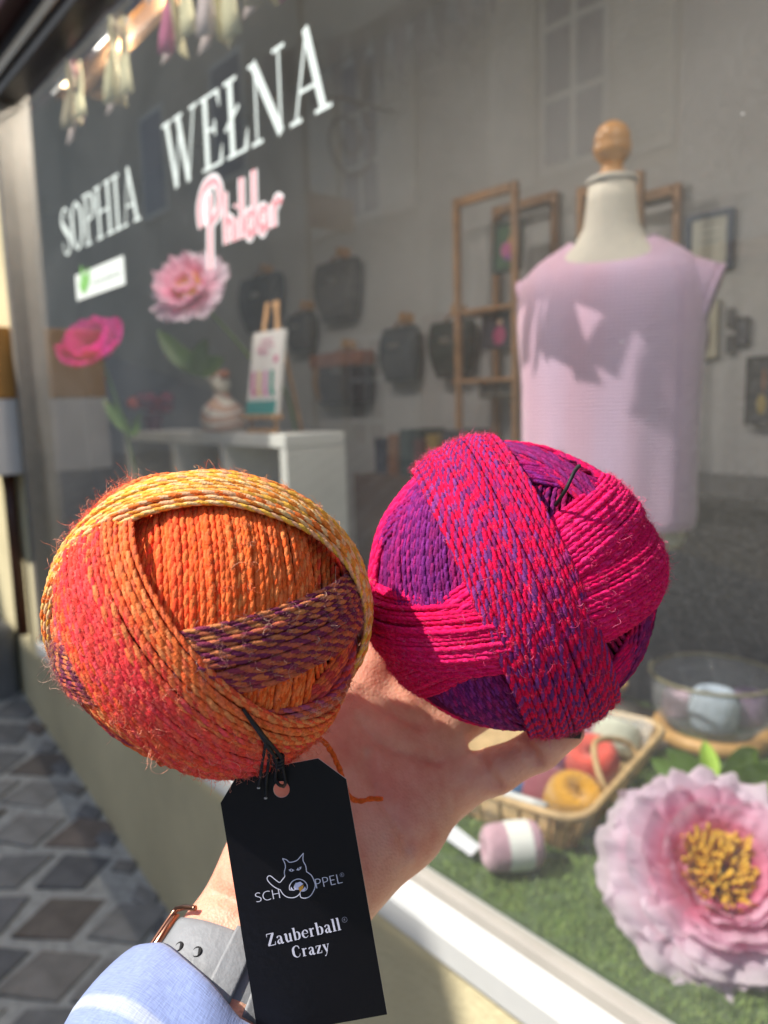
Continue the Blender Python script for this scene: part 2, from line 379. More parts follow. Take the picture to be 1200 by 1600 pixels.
# ---- window
win = thing('shop_window', 'large dusty shop window with white lettering in a grey metal frame', 'window', (0, 0, .765))
gm, t, b = new_mat('dusty window glass')
t.nodes.remove(b); out = t.nodes['Material Output']
tr = nd(t, 'ShaderNodeBsdfTransparent', inp={'Color': (.93, .95, .94, 1)})
gl = nd(t, 'ShaderNodeBsdfGlossy', inp={'Color': (1, 1, 1, 1), 'Roughness': .012})
lw = nd(t, 'ShaderNodeLayerWeight', inp={'Blend': .5})
p5 = nd(t, 'ShaderNodeMath', operation='POWER', inp={1: 4.2}); t.links.new(lw.outputs['Facing'], p5.inputs[0])
ma = nd(t, 'ShaderNodeMath', operation='MULTIPLY_ADD', inp={1: .9, 2: .175}); t.links.new(p5.outputs[0], ma.inputs[0])
mn = nd(t, 'ShaderNodeMath', operation='MINIMUM', inp={1: .95}); t.links.new(ma.outputs[0], mn.inputs[0])
mx = nd(t, 'ShaderNodeMixShader'); t.links.new(mn.outputs[0], mx.inputs[0]); t.links.new(tr.outputs[0], mx.inputs[1]); t.links.new(gl.outputs[0], mx.inputs[2])
tc = nd(t, 'ShaderNodeTexCoord')
n1 = nd(t, 'ShaderNodeTexNoise', inp={'Scale': 2.2, 'Detail': 7., 'Roughness': .62, 'Distortion': .6}); t.links.new(tc.outputs['Object'], n1.inputs['Vector'])
r1 = nd(t, 'ShaderNodeMapRange', inp={1: .3, 2: .75, 3: .014, 4: .062}); t.links.new(n1.outputs['Fac'], r1.inputs[0])
n3 = nd(t, 'ShaderNodeTexNoise', inp={'Scale': 160., 'Detail': 2.}); t.links.new(tc.outputs['Object'], n3.inputs['Vector'])
r3 = nd(t, 'ShaderNodeMapRange', inp={1: .4, 2: .8, 3: .75, 4: 1.5}); t.links.new(n3.outputs['Fac'], r3.inputs[0])
m1 = nd(t, 'ShaderNodeMath', operation='MULTIPLY'); t.links.new(r1.outputs[0], m1.inputs[0]); t.links.new(r3.outputs[0], m1.inputs[1])
vo = nd(t, 'ShaderNodeTexVoronoi', inp={'Scale': 26.}); t.links.new(tc.outputs['Object'], vo.inputs['Vector'])
lt = nd(t, 'ShaderNodeMath', operation='LESS_THAN', inp={1: .032}); t.links.new(vo.outputs['Distance'], lt.inputs[0])
n4 = nd(t, 'ShaderNodeTexNoise', inp={'Scale': 3.5}); t.links.new(tc.outputs['Object'], n4.inputs['Vector'])
g4 = nd(t, 'ShaderNodeMath', operation='GREATER_THAN', inp={1: .52}); t.links.new(n4.outputs['Fac'], g4.inputs[0])
m4 = nd(t, 'ShaderNodeMath', operation='MULTIPLY'); t.links.new(lt.outputs[0], m4.inputs[0]); t.links.new(g4.outputs[0], m4.inputs[1])
m5 = nd(t, 'ShaderNodeMath', operation='MULTIPLY_ADD', inp={1: .55}); t.links.new(m4.outputs[0], m5.inputs[0]); t.links.new(m1.outputs[0], m5.inputs[2])
df = nd(t, 'ShaderNodeBsdfDiffuse', inp={'Color': (.78, .77, .74, 1)})
mx2 = nd(t, 'ShaderNodeMixShader'); t.links.new(m5.outputs[0], mx2.inputs[0]); t.links.new(mx.outputs[0], mx2.inputs[1]); t.links.new(df.outputs[0], mx2.inputs[2])
t.links.new(mx2.outputs[0], out.inputs['Surface'])
mesh('pane', [(XJ, 0, .76), (XR, 0, .76), (XR, 0, 2.45), (XJ, 0, 2.45)], [(0, 1, 2, 3)], gm, win, False, world=True)
MB().box((XJ-.025, -.045, .70), (XJ+.016, .06, 2.52)).build('jamb', alu, win, world=True, bevel=.004)
MB().box((XR-.016, -.045, .70), (XR+.025, .06, 2.52)).build('jamb', alu, win, world=True, bevel=.004)
MB().box((XJ+.017, -.04, 2.44), (XR-.017, .03, 2.562)).build('header', dark_lac, win, world=True, bevel=.004)
MB().box((XJ-.02, -.052, 2.474), (XR, -.041, 2.506)).build('chrome_strip', pm('chrome strip', '#c9bfb2', .25, .1, 5, metal=.9), win, world=True, bevel=.003)
sill = mesh('sill', *loft([[(x, -.05, .702), (x, -.05, .742), (x, -.044, .749), (x, -.012, .759), (x, -.012, .70)] for x in (XJ-.03, XR+.03)], closed=True, caps=(True, True)), mat=white_lac, parent=win, smooth=False, world=True)
MB().box((XJ+.017, -.011, .70), (XR-.017, .012, .777)).build('glazing_bead', pm('grey bead', '#a9a39a', .5, .1, 9), win, world=True, bevel=.002)
# lettering on the glass
vin_w = pm('pale vinyl lettering', '#dfe8e2', .55, .05, 20)
gmap = lambda a, b_, z: (a, -.0006-z, b_-.765)
lw1 = bpy.data.objects.new('shop_name', None); COL.objects.link(lw1); lw1.parent = win
set_text('SOPHIA', CAPS, (-2.24, 1.927), (-1.715, 1.927), .123, gmap, vin_w, lw1)
set_text('WELNA', CAPS, (-1.572, 1.953), (-.995, 1.953), .133, gmap, vin_w, lw1)
# pink script with white edge
pk = pm('pink vinyl', '#f0929a', .5, .05, 20); wv = pm('white vinyl', '#f4f1ef', .5, .03, 20)
scr = bpy.data.objects.new('script_logo', None); COL.objects.link(scr); scr.parent = win
GX0, GX1 = -1.445, -1.135
def smap(a, b_, z): return (GX0+(GX1-GX0)*a/2, -.0006-z, 1.782+.148*b_-.765)
script = [([(.1,.5),(.08,.75),(.24,.97),(.5,1.0),(.62,.84),(.56,.62),(.36,.52)], .07), ([(.36,.86),(.32,.4),(.28,-.06)], .075), ([(.74,.8),(.72,.5),(.71,.18)], .06), ([(.71,.36),(.8,.46),(.88,.4),(.88,.18)], .055), ([(.99,.44),(.98,.18)], .055), ([(1.0,.56),(1.01,.6)], .06),
          ([(1.14,.88),(1.12,.5),(1.11,.18)], .06), ([(1.36,.42),(1.26,.44),(1.2,.3),(1.27,.17),(1.37,.28)], .055), ([(1.42,.9),(1.4,.5),(1.4,.17)], .06), ([(1.64,.42),(1.54,.43),(1.49,.3),(1.55,.17),(1.65,.28)], .055), ([(1.67,.44),(1.67,.18)], .055), ([(1.8,.46),(1.8,.18)], .055), ([(1.8,.34),(1.88,.47),(1.97,.42)], .055)]
m1_, m2_, m3_ = MB(), MB(), MB()
for i, (p, wd) in enumerate(script):
    m1_.add(*ribbon(p, [wd*2.6]*len(p), smap, 8, z=2e-5*i)); m2_.add(*ribbon(p, [wd*1.25]*len(p), smap, 8, z=.0006+2e-5*i)); m3_.add(*ribbon(p, [wd*.4]*len(p), smap, 8, z=.0011+2e-5*i))
m1_.add(*ribbon([(.28,.9),(.3,.5)], [.3,.2], smap, z=.00045))
m1_.build('white_edge', wv, scr); m2_.build('pink_strokes', pk, scr); m3_.build('pale_strokes', pm('pale pink vinyl', '#f3b9bb', .5, .05, 20), scr)
stk = bpy.data.objects.new('sticker', None); COL.objects.link(stk); stk.parent = win
MB().box((-2.155, -.0022, 1.800-.765), (-1.822, -.0006, 1.866-.765)).build('card', pm('white sticker', '#e6ebe4', .5, .04, 20), stk)
lf = MB()
for (cx, cz, an, L) in ((-2.09, 1.812, 1.75, .075), (-2.085, 1.815, .95, .07), (-2.09, 1.812, 2.4, .05)):
    lf.add(*ribbon([(0, 0), (.5, 0), (1, 0)], [.05, .45, .03], lambda a, b_, z, cx=cx, cz=cz, an=an, L=L: (cx+L*(a*math.cos(an)-b_*math.sin(an)), -.0028-z, cz+L*(a*math.sin(an)+b_*math.cos(an))-.765), 6, z=abs(an)*1e-4))
lf.build('leaf', pm('leaf green print', '#86bf6a', .5, .1, 20), stk)
tx = MB()
for k in range(9): tx.add(*ribbon([(0, 0), (.5, .6), (1, 0)], [.25, .25, .25], lambda a, b_, z, k=k: (-2.03+k*.021+.017*a, -.0028, 1.825+.014*b_-.765), 3))
tx.build('faint_print', pm('grey print', '#9aa79a', .5, .05, 20), stk)

# box sign on the pier, ochre above pale grey
sb = thing('box_sign', 'square ochre and pale grey box sign beside the window jamb', 'sign', (XJ-.33, -.2, 1.3))
zA, zB, zC = at(20, 508, -.04)[2], at(30, 622, -.04)[2], at(40, 742, -.04)[2]
MB().box((XJ-.4, -.26, zB), (XJ-.06, -.035, zA)).build('upper_panel', pm('ochre panel', '#b07c3c', .6, .1, 5), sb, world=True, bevel=.004)
MB().box((XJ-.4, -.262, zC), (XJ-.058, -.035, zB-.002)).build('lower_panel', pm('pale grey panel', '#cdc6c0', .6, .06, 5), sb, world=True, bevel=.004)
ds = thing('stone_step', 'worn grey stone step at the foot of the pier', 'step', (-3.3, -.2, gz(-3.3)))
MB().box((-3.75, -.32, gz(-3.3)-.3), (-2.96, -.035, .74)).build('block', pm('worn step stone', '#6d6c6c', .8, .25, 8, .4, 60), ds, world=True, bevel=.03)

# ---- house across the street (seen in the glass)
YO = -4.2; XS = -2.78
opp = thing('facing_house', 'tall pale rendered house across the street with shuttered windows', 'building', (-7, YO, 0))
MB().box((-7, YO-4, -2), (XS, YO, 5.9)).build('wall', white_pl, opp, world=True)
MB().box((-7, YO-4, 5.902), (XS+.01, YO+.16, 6.06)).build('eaves', wood_m, opp, world=True)
shut = pm('greige shutter', '#d2c8b2', .6, .15, 8); wfr = pm('window frame paint', '#d8d2c4', .5, .05, 8)
pane_m = pm('dark house pane', '#23272b', .08, .1, 4, spec=.8)
for (cx, z0, z1) in ((-3.62, 3.2, 4.75), (-6.1, 3.3, 4.8), (-6.1, .9, 2.2)):
    wo = MB().box((cx-.3, YO-.05, z0), (cx+.3, YO+.012, z1)).build('window', wfr, opp, world=True)
    for sx in (-1, 1):
        for k in range(3):
            zz0 = z0+.06+k*(z1-z0-.06)/3; x0 = cx-.25 if sx < 0 else cx+.03
            MB().box((x0, YO+.01, zz0), (x0+.22, YO+.018, zz0+(z1-z0)/3-.07)).build('pane', pane_m, wo, world=True)
        xs0 = cx+sx*.34-(.46 if sx < 0 else 0)
        sh = MB().box((xs0, YO+.015, z0-.05), (xs0+.46, YO+.05, z1+.02)).build('shutter', shut, opp, world=True, bevel=.006)
        m = MB()
        for k in range(26):
            zz = z0+.05+k*(z1-z0-.1)/26; m.box((xs0+.06, YO+.05, zz), (xs0+.40, YO+.062, zz+.03))
        q = m.build('louvre', wfr, sh, world=True); q['kind'] = 'stuff'
MB().box((-5.25, YO, -.5), (-4.35, YO+.05, 2.3)).build('door', wood_m, opp, world=True, bevel=.01)
tall = thing('gabled_house', 'taller pale house further up the street across from the shop', 'building', (-10, YO, 0))
MB().box((-22, YO-4, -1), (-7.02, YO+.05, 11)).build('wall', white_pl, tall, world=True)
for (cx, z0, z1) in ((-8.5, 4.2, 5.6), (-10.6, 4.2, 5.6), (-8.5, 6.6, 8.0), (-10.6, 6.6, 8.0)):
    wo = MB().box((cx-.4, YO, z0), (cx+.4, YO+.08, z1)).build('window', wfr, tall, world=True); MB().box((cx-.33, YO+.081, z0+.07), (cx+.33, YO+.09, z1-.07)).build('pane', pane_m, wo, world=True)
low = thing('low_house', 'low pale house across the street beside the tall one', 'building', (0, YO, 0))
MB().box((XS+.02, YO-3.5, -2), (9, YO-.05, 2.35)).build('wall', pm('warm render', '#b9ab94', .9, .12, 3, .3, 60), low, world=True)
MB().box((XS+.02, YO-3.6, 2.352), (9, YO+.1, 2.45)).build('eaves', wood_m, low, world=True)
MB().box((-1.2, YO-.08, -.4), (-.3, YO-.03, 1.7)).build('door', wood_m, low, world=True)
# wrought-iron bracket sign on that house
br = thing('iron_bracket', 'curled wrought iron sign bracket on the facing house', 'bracket', (-5.6, YO, 3.6))
P = [(-5.6, YO+.02, 4.15), (-5.6, YO+.6, 4.15), (-5.6, YO+.9, 4.05)]
MB().tube(P, .018, 8).build('arm', black_m, br, True, True)
sp = [( -5.6, YO+.55+.32*(1-k/40)*math.cos(k*.33+1.6), 3.8+.36*(1-k/40)*math.sin(k*.33+1.6)) for k in range(36)]
MB().tube(sp, .016, 6).build('scroll', black_m, br, True, True)
MB().box((-5.9, YO+.3, 3.1), (-5.87, YO+.8, 3.4)).build('hanging_board', wood_m, br, world=True)
# pennants strung across
pe = thing('pennant_string', 'string of pointed cloth pennants hung along the facing house', 'bunting', (-5, YO+.5, 4.7))
pts = crom([(-7.5, YO+.25, 5.2), (-5.6, YO+.4, 4.75), (-4.4, YO+.35, 4.85), (-3.2, YO+.1, 5.3)], 10)
MB().tube(pts, .006, 5).build('cord', black_m, pe, True, True)
pcl = [pm('pennant cloth %d' % i, c, .9, .1, 9) for i, c in enumerate(('#6d655c', '#94877f', '#756a62'))]
for i in range(2, len(pts)-2, 2):
    p = pts[i]; m = MB(); m.box((p[0]-.13, p[1]-.002, p[2]-.06), (p[0]+.13, p[1]+.002, p[2])); 
    m.add([(p[0]-.13, p[1]-.002, p[2]-.06), (p[0]+.13, p[1]-.002, p[2]-.06), (p[0]+.02, p[1]-.002, p[2]-.62), (p[0]-.13, p[1]+.002, p[2]-.06), (p[0]+.13, p[1]+.002, p[2]-.06), (p[0]+.02, p[1]+.002, p[2]-.62)], [(0, 2, 1), (3, 4, 5), (0, 3, 5, 2), (1, 2, 5, 4)])
    m.build('pennant', pcl[i//2 % 3], pe, world=True)

# ================================================================== SHOP INTERIOR
plat = thing('display_platform', 'low white display platform behind the window glass', 'platform', (-.6, .4, .06))
MB().box((-2.1, .02, .062), (XR-.02, .86, .770)).build('box', white_lac, plat, world=True)
# artificial grass
gr = thing('grass_mat', 'short green artificial grass mat on the window display', 'grass mat', (-.6, .4, .771))
base = pm('grass backing', '#50633a', .95, .3, 60)
MB().box((-2.09, .021, .7705), (XR-.03, .85, .776)).build('backing', base, gr, world=True)
N = 80000
gx = rng.uniform(-1.9, .35, N); gy = rng.uniform(.022, .849, N); gh = rng.uniform(.006, .013, N); ga = rng.uniform(0, 2*math.pi, N); ln = rng.normal(0, .006, (N, 2)); wd = .0011
V = np.empty((N, 3, 3)); c, s_ = np.cos(ga)*wd, np.sin(ga)*wd
V[:, 0] = np.stack([gx-c, gy-s_, np.full(N, .7755)], 1); V[:, 1] = np.stack([gx+c, gy+s_, np.full(N, .7755)], 1)
V[:, 2] = np.stack([gx+ln[:, 0], gy+ln[:, 1], .7755+gh], 1)
tone = rng.uniform(0, 1, N)[:, None]*np.ones((1, 3))
cols = (lin('#6d8a42')*(1-tone)+lin('#9cad66')*tone); cols = np.repeat(cols, 3, axis=0)
def attr_mat(name, rough=.8, sheen=0., bump=0., spec=.3, trans=0.):
    m, t, b = new_mat(name); a = nd(t, 'ShaderNodeAttribute', attribute_name='Col'); t.links.new(a.outputs['Color'], b.inputs['Base Color'])
    b.inputs['Roughness'].default_value = rough; b.inputs['Specular IOR Level'].default_value = spec
    if sheen: b.inputs['Sheen Weight'].default_value = sheen; b.inputs['Sheen Roughness'].default_value = .4
    return m
o = mesh('pile', V.reshape(-1, 3), np.arange(3*N).reshape(-1, 3), attr_mat('grass pile', .6), gr, False, world=True, attrs=cols); o['kind'] = 'stuff'

# ---- yarn cakes
def wound_mat(name, col, axis='Z', freq=190.):
    if name in _mats: return _mats[name]
    m, t, b = new_mat(name); c = lin(col)
    tc = nd(t, 'ShaderNodeTexCoord'); sp = nd(t, 'ShaderNodeSeparateXYZ'); t.links.new(tc.outputs['Object'], sp.inputs[0])
    at2 = nd(t, 'ShaderNodeMath', operation='ARCTAN2'); t.links.new(sp.outputs[0], at2.inputs[0]); t.links.new(sp.outputs[1], at2.inputs[1])
    wv_ = nd(t, 'ShaderNodeMath', operation='MULTIPLY_ADD', inp={1: 14.}); t.links.new(at2.outputs[0], wv_.inputs[0])
    ml = nd(t, 'ShaderNodeMath', operation='MULTIPLY', inp={1: freq*12}); t.links.new(sp.outputs[2], ml.inputs[0]); t.links.new(ml.outputs[0], wv_.inputs[2])
    sn = nd(t, 'ShaderNodeMath', operation='SINE'); t.links.new(wv_.outputs[0], sn.inputs[0])
    rp = nd(t, 'ShaderNodeMapRange', inp={1: -1., 2: 1., 3: .62, 4: 1.}); t.links.new(sn.outputs[0], rp.inputs[0])
    no = nd(t, 'ShaderNodeTexNoise', inp={'Scale': 90.}); t.links.new(tc.outputs['Object'], no.inputs['Vector'])
    mixc = nd(t, 'ShaderNodeMix', data_type='RGBA', inp={6: (*(c*.8), 1), 7: (*np.minimum(c*1.12, 1), 1)}); t.links.new(no.outputs['Fac'], mixc.inputs[0])
    t.links.new(mixc.outputs[2], b.inputs['Base Color'])
    bp = nd(t, 'ShaderNodeBump', inp={'Strength': .8, 'Distance': .0015}); t.links.new(sn.outputs[0], bp.inputs['Height']); t.links.new(bp.outputs['Normal'], b.inputs['Normal'])
    b.inputs['Roughness'].default_value = .9; b.inputs['Sheen Weight'].default_value = .3; b.inputs['Specular IOR Level'].default_value = .15
    _mats[name] = m; return m
def cake_mesh(R, H, hole=.09):
    prof = []
    for k in range(21):
        a = math.pi*k/20-math.pi/2; cx = R*(1+hole)/2; rr = R*(1-hole)/2
        prof.append((cx+rr*abs(math.cos(a))**.7*(1 if math.cos(a) >= 0 else -1), H/2*math.sin(a)))
    prof += [(R*hole, H*.38), (R*hole*.8, 0), (R*hole*.8, -H*.45)]
    m = MB(); m.lathe(prof[::1], 40); return m
def yarn_cake(label, col, p, R, H, tilt=(0, 0), group='yarn cakes in the basket'):
    t_ = thing('yarn_cake', label, 'yarn', p, group=group); t_.rotation_euler = (tilt[0], tilt[1], random.uniform(0, 6))
    cake_mesh(R, H).build('winding', wound_mat('wool '+col, col), t_, True)
    m = MB(); V, F = tube_arr([(R*.2*math.cos(k*.8), R*.2*math.sin(k*.8), H*.40+.001*k) for k in range(6)], .0016, 6); m.add(V, F); m.build('loose_end', wound_mat('wool '+col, col), t_, True)
    return t_
BZ = .852
Nc = atz(908, 1288, BZ); bx1, by0 = Nc[0], Nc[1]; bx0, by1 = bx1-.46, by0+.44
bk = thing('wicker_basket', 'rectangular pale wicker basket with a clear liner on the grass', 'basket', ((bx0+bx1)/2, (by0+by1)/2, .777)); bk_kids0 = set(COL.objects)
wick = pm('pale wicker', '#c9a878', .6, .3, 40)
def rrect(x0, y0, x1, y1, r, n=6):
    out = []
    for cx, cy, a0 in ((x1-r, y1-r, 0), (x0+r, y1-r, 90), (x0+r, y0+r, 180), (x1-r, y0+r, 270)):
        for k in range(n+1):
            a = math.radians(a0+90*k/n); out.append((cx+r*math.cos(a), cy+r*math.sin(a)))
    return np.array(out)
rim = rrect(bx0, by0, bx1, by1, .05, 8); P = np.hstack([rim, np.full((len(rim), 1), BZ)]); P = np.vstack([P, P[:1]])
MB().tube(P, .0075, 8, False).build('rim', wick, bk, True, True)
m = MB(); inn = rrect(bx0+.03, by0+.03, bx1-.03, by1-.03, .04, 8)
dn = crom(np.vstack([rim, rim[:1]]), 10); di = crom(np.vstack([inn, inn[:1]]), 10)
L = np.concatenate([[0], np.cumsum(np.linalg.norm(np.diff(dn, axis=0), axis=1))]); K = 230
for k in range(K):
    q = L[-1]*k/K; i = min(np.searchsorted(L, q), len(dn)-1)
    a = np.array([*dn[i], BZ]); b_ = np.array([*di[i], .780]); md = (a+b_)/2+np.array([rng.normal(0, .0006), rng.normal(0, .0006), 0])
    V, F = tube_arr([a, md, b_], .0026, 5, False); m.add(V, F)
o = m.build('wicker_rods', wick, bk, True, True); o['kind'] = 'stuff'
MB().box((bx0+.035, by0+.035, .778), (bx1-.035, by1-.035, .784)).build('floor', wick, bk, world=True)
lin_m, t, b = new_mat('clear plastic liner'); b.inputs['Base Color'].default_value = (.9, .92, .92, 1); b.inputs['Alpha'].default_value = .28; b.inputs['Roughness'].default_value = .15
r1_ = rrect(bx0+.012, by0+.012, bx1-.012, by1-.012, .045, 8); r2_ = rrect(bx0+.036, by0+.036, bx1-.036, by1-.036, .04, 8)
V, F = loft([np.hstack([r1_, np.full((len(r1_), 1), BZ+.012)]), np.hstack([r2_, np.full((len(r2_), 1), .786)])]); mesh('liner', V, F, lin_m, bk, True, True)
fr = crom(np.array([[bx1-.06, by0+.006, BZ+.008], [bx0+.1, by0+.006, BZ+.008], [bx0+.03, by0+.03, BZ+.008], [bx0+.006, by0+.2, BZ+.008]]), 8)
MB().tube(fr, .0065, 8).build('liner_fold', white_lac, bk, True, True)
fr2 = crom(np.array([[bx1-.16, by1-.004, BZ+.008], [bx0+.1, by1-.004, BZ+.008]]), 8); MB().tube(fr2, .006, 8).build('liner_fold', white_lac, bk, True, True)
for (yy, xx) in ((by0+.2, bx1-.005),):
    hp = [(xx+.006, yy-.075, BZ-.01), (xx-.02, yy-.068, BZ+.025), (xx-.05, yy, BZ+.045), (xx-.02, yy+.068, BZ+.025), (xx+.006, yy+.075, BZ-.01)]
    MB().tube(crom(hp, 6), .0055, 8).build('handle', wick, bk, True, True)
# turn the basket about its near corner
Rb = Matrix.Translation((bx1, by0, 0))@Matrix.Rotation(math.radians(13), 4, 'Z')@Matrix.Translation((-bx1, -by0, 0)); bpy.context.view_layer.update(); bk.matrix_world = Rb@bk.matrix_world
for (lab, col, u, v, R, H, tl) in (('mustard yellow yarn cake nearest the front corner of the basket', '#d69a1e', 897, 1240, 0.051, 0.069, (.35, -.25)),
        ('coral red yarn cake in the middle of the basket', '#dd5a4a', 925, 1178, 0.051, 0.069, (.3, -.2)), ('dusty rose yarn cake beside the yellow one in the basket', '#b4606c', 848, 1213, 0.046, 0.065, (.4, -.2)),
        ('lilac purple yarn cake behind the dusty rose one', '#b07ab4', 866, 1163, 0.047, 0.065, (.3, -.1)), ('cream white yarn cake near the far side of the basket', '#e6e6cf', 962, 1140, 0.047, 0.065, (.5, 0)),
        ('pale pink yarn cake at the back of the basket', '#e0b4c8', 915, 1122, 0.050, 0.067, (.2, 0)), ('sky blue yarn cake at the left edge of the basket', '#5f93cf', 806, 1205, 0.044, 0.062, (.3, .1))):
    p = atz(u, v, .838); p[2] = .824; yarn_cake(lab, col, p, R, H, tl)
# ---- pink skein and price card on the grass
ax = _r0*.9+_fh*.12; ax /= np.linalg.norm(ax); c0 = atz(800, 1322, .815)
sk = thing('yarn_skein', 'pale pink yarn skein with white paper band lying on the grass', 'yarn', (c0[0], c0[1], .779), math.atan2(ax[1], ax[0]))
R = .036; Mx = Matrix.Translation((0, 0, R))@Matrix.Rotation(math.pi/2, 4, 'Y')
prof = [(.005, -.036), (.012, -.043), (.024, -.046), (.033, -.04), (.036, -.03), (.0365, 0), (.036, .03), (.033, .04), (.024, .046), (.012, .043), (.004, .034)]
so = MB(); so.lathe(prof, 36); o = so.build('winding', wound_mat('wool pale pink', '#e6b6c4'), sk, True); o.matrix_local = Mx
so = MB(); so.lathe([(.0372, -.012), (.0376, .0), (.0374, .026)], 36); o = so.build('paper_band', pm('paper band', '#e9e8e0', .6, .05, 30), sk, True); o.matrix_local = Mx
q = [atz(u, v, .7895) for u, v in ((676, 1300), (700, 1286), (752, 1327), (736, 1342))]
pc = thing('price_card', 'small white price card lying beside the pink skein', 'card', tuple(np.mean(q, 0)))
V = [np.array(x)+np.array([0, 0, .004]) for x in q]+[np.array(x)+np.array([0, 0, .0055]) for x in q]
mesh('card', V, [(3, 2, 1, 0), (4, 5, 6, 7), (0, 1, 5, 4), (1, 2, 6, 5), (2, 3, 7, 6), (3, 0, 4, 7)], pm('white card', '#d9dbe0', .5, .05, 30), pc, False, True)
# ---- glass bowl
bc = atz(1112, 1150, .782)
bw = thing('glass_bowl', 'round glass bowl with bamboo rings at the right of the display', 'bowl', tuple(bc))
gb, t, b = new_mat('bowl glass'); b.inputs['Base Color'].default_value = (.95, .97, .96, 1); b.inputs['Roughness'].default_value = .03; b.inputs['Alpha'].default_value = .11; b.inputs['Specular IOR Level'].default_value = .9
MB().lathe([(.06, .02), (.098, .03), (.122, .06), (.128, .11), (.127, .135), (.124, .135), (.12, .06), (.09, .034), (.01, .025)], 48).build('bowl', gb, bw, True)
bam = pm('bamboo', '#c79a5e', .45, .3, 25)
MB().lathe([(.085, 0), (.118, 0), (.122, .016), (.118, .03), (.1, .03), (.085, .02)], 48, close=True).build('base_ring', bam, bw, True)
MB().lathe([(.124, .136), (.130, .136), (.131, .142), (.124, .142)], 48, close=True).build('rim_ring', pm('olive glass rim', '#8b8466', .3, .1, 20), bw, True)
for lab, col, dx, R in (('pale blue shiny yarn ball inside the glass bowl', '#b9c6d6', (.012, -.02, .07), .05), ('mauve yarn ball at the right inside the glass bowl', '#8d7290', (.05, .05, .065), .042), ('pale pink yarn ball at the left inside the glass bowl', '#d7b0c2', (-.07, -.015, .06), .034)):
    t_ = thing('yarn_ball', lab, 'yarn', tuple(bc+np.array(dx)), group='yarn balls in the glass bowl'); cake_mesh(R, R*1.7, .1).build('winding', wound_mat('silk '+col, col), t_, True)
cp = W(985, 1075, 1.75)
for lab, col, uv, H in (('small wooden dish of beads behind the basket', '#b98a52', (945, 1078), .04),):
    p = atz(*uv, .80); t_ = thing('wooden_dish', lab, 'dish', (p[0], p[1], .779)); MB().lathe([(.02, 0), (.04, .01), (.055, H), (.05, H), (.036, .014), (.004, .01)], 28).build('bowl', bam, t_, True)
    for k in range(5):
        a = k*1.3; MB().lathe([(.012*math.sin(math.pi*j/8)+1e-5, -.012*math.cos(math.pi*j/8)) for j in range(9)], 12, Matrix.Translation((.03*math.cos(a), .03*math.sin(a), .04))).build('bead', pm('pearl bead', '#d5d3c6', .3, .05, 20), t_, True)

# ---- paper peonies
def petal_mat(name, inner, edge):
    m, t, b = new_mat(name); uvn = nd(t, 'ShaderNodeUVMap'); sp = nd(t, 'ShaderNodeSeparateXYZ'); t.links.new(uvn.outputs[0], sp.inputs[0])
    no = nd(t, 'ShaderNodeTexNoise', inp={'Scale': 6.}); t.links.new(uvn.outputs[0], no.inputs['Vector'])
    ad = nd(t, 'ShaderNodeMath', operation='MULTIPLY_ADD', inp={1: .35, 2: -.17}); t.links.new(no.outputs['Fac'], ad.inputs[0])
    a2 = nd(t, 'ShaderNodeMath', operation='ADD'); t.links.new(ad.outputs[0], a2.inputs[0]); t.links.new(sp.outputs[1], a2.inputs[1])
    r = nd(t, 'ShaderNodeValToRGB'); r.color_ramp.elements[0].color = (*lin(inner), 1); r.color_ramp.elements[1].color = (*lin(edge), 1); r.color_ramp.elements[0].position = .2; r.color_ramp.elements[1].position = .9
    t.links.new(a2.outputs[0], r.inputs[0]); t.links.new(r.outputs[0], b.inputs['Base Color']); b.inputs['Roughness'].default_value = .7
    b.inputs['Specular IOR Level'].default_value = .2
    tl = nd(t, 'ShaderNodeBsdfTranslucent'); t.links.new(r.outputs[0], tl.inputs[0]); mx = nd(t, 'ShaderNodeMixShader', inp={0: .52})
    t.links.new(b.outputs[0], mx.inputs[1]); t.links.new(tl.outputs[0], mx.inputs[2]); t.links.new(mx.outputs[0], t.nodes['Material Output'].inputs[0])
    return m
def petal_data(name, mat, L, Wd, cup, ruf, nu=25, nv=11, seed=0):
    rg = np.random.default_rng(seed); V = []; UV = []; ph = rg.uniform(0, 6, 4)
    for j in range(nv):
        v = j/(nv-1)
        for i in range(nu):
            s = i/(nu-1)*2-1; wdt = Wd*(.22+.78*math.sin(min(v*1.15, 1)*math.pi/2)**.8)*(1-.22*max(0, v-.75)*4*abs(s)**3)
            edge = v**3; rr = ruf*edge*(math.sin(s*6+ph[0])+.8*math.sin(s*12+ph[1])+.45*math.sin(s*21+ph[2]))
            x = s*wdt; y = L*v*(1-.12*s*s*v)+rr*.5*L*.08
            z = cup*L*(v**1.6)+cup*.55*L*s*s*v + rr*L*.075
            V.append((x, y, z)); UV.append((s*.5+.5, v))
    F = [(j*nu+i, j*nu+i+1, (j+1)*nu+i+1, (j+1)*nu+i) for j in range(nv-1) for i in range(nu-1)]
    o = mesh(name, V, F, mat, None, True, uv=UV); d_ = o.data; bpy.data.objects.remove(o); return d_
def basis(n, up=(0, 0, 1)):
    n = Vector(n).normalized(); x = Vector(up).cross(n).normalized(); y = n.cross(x); return Matrix((x, y, n)).transposed()
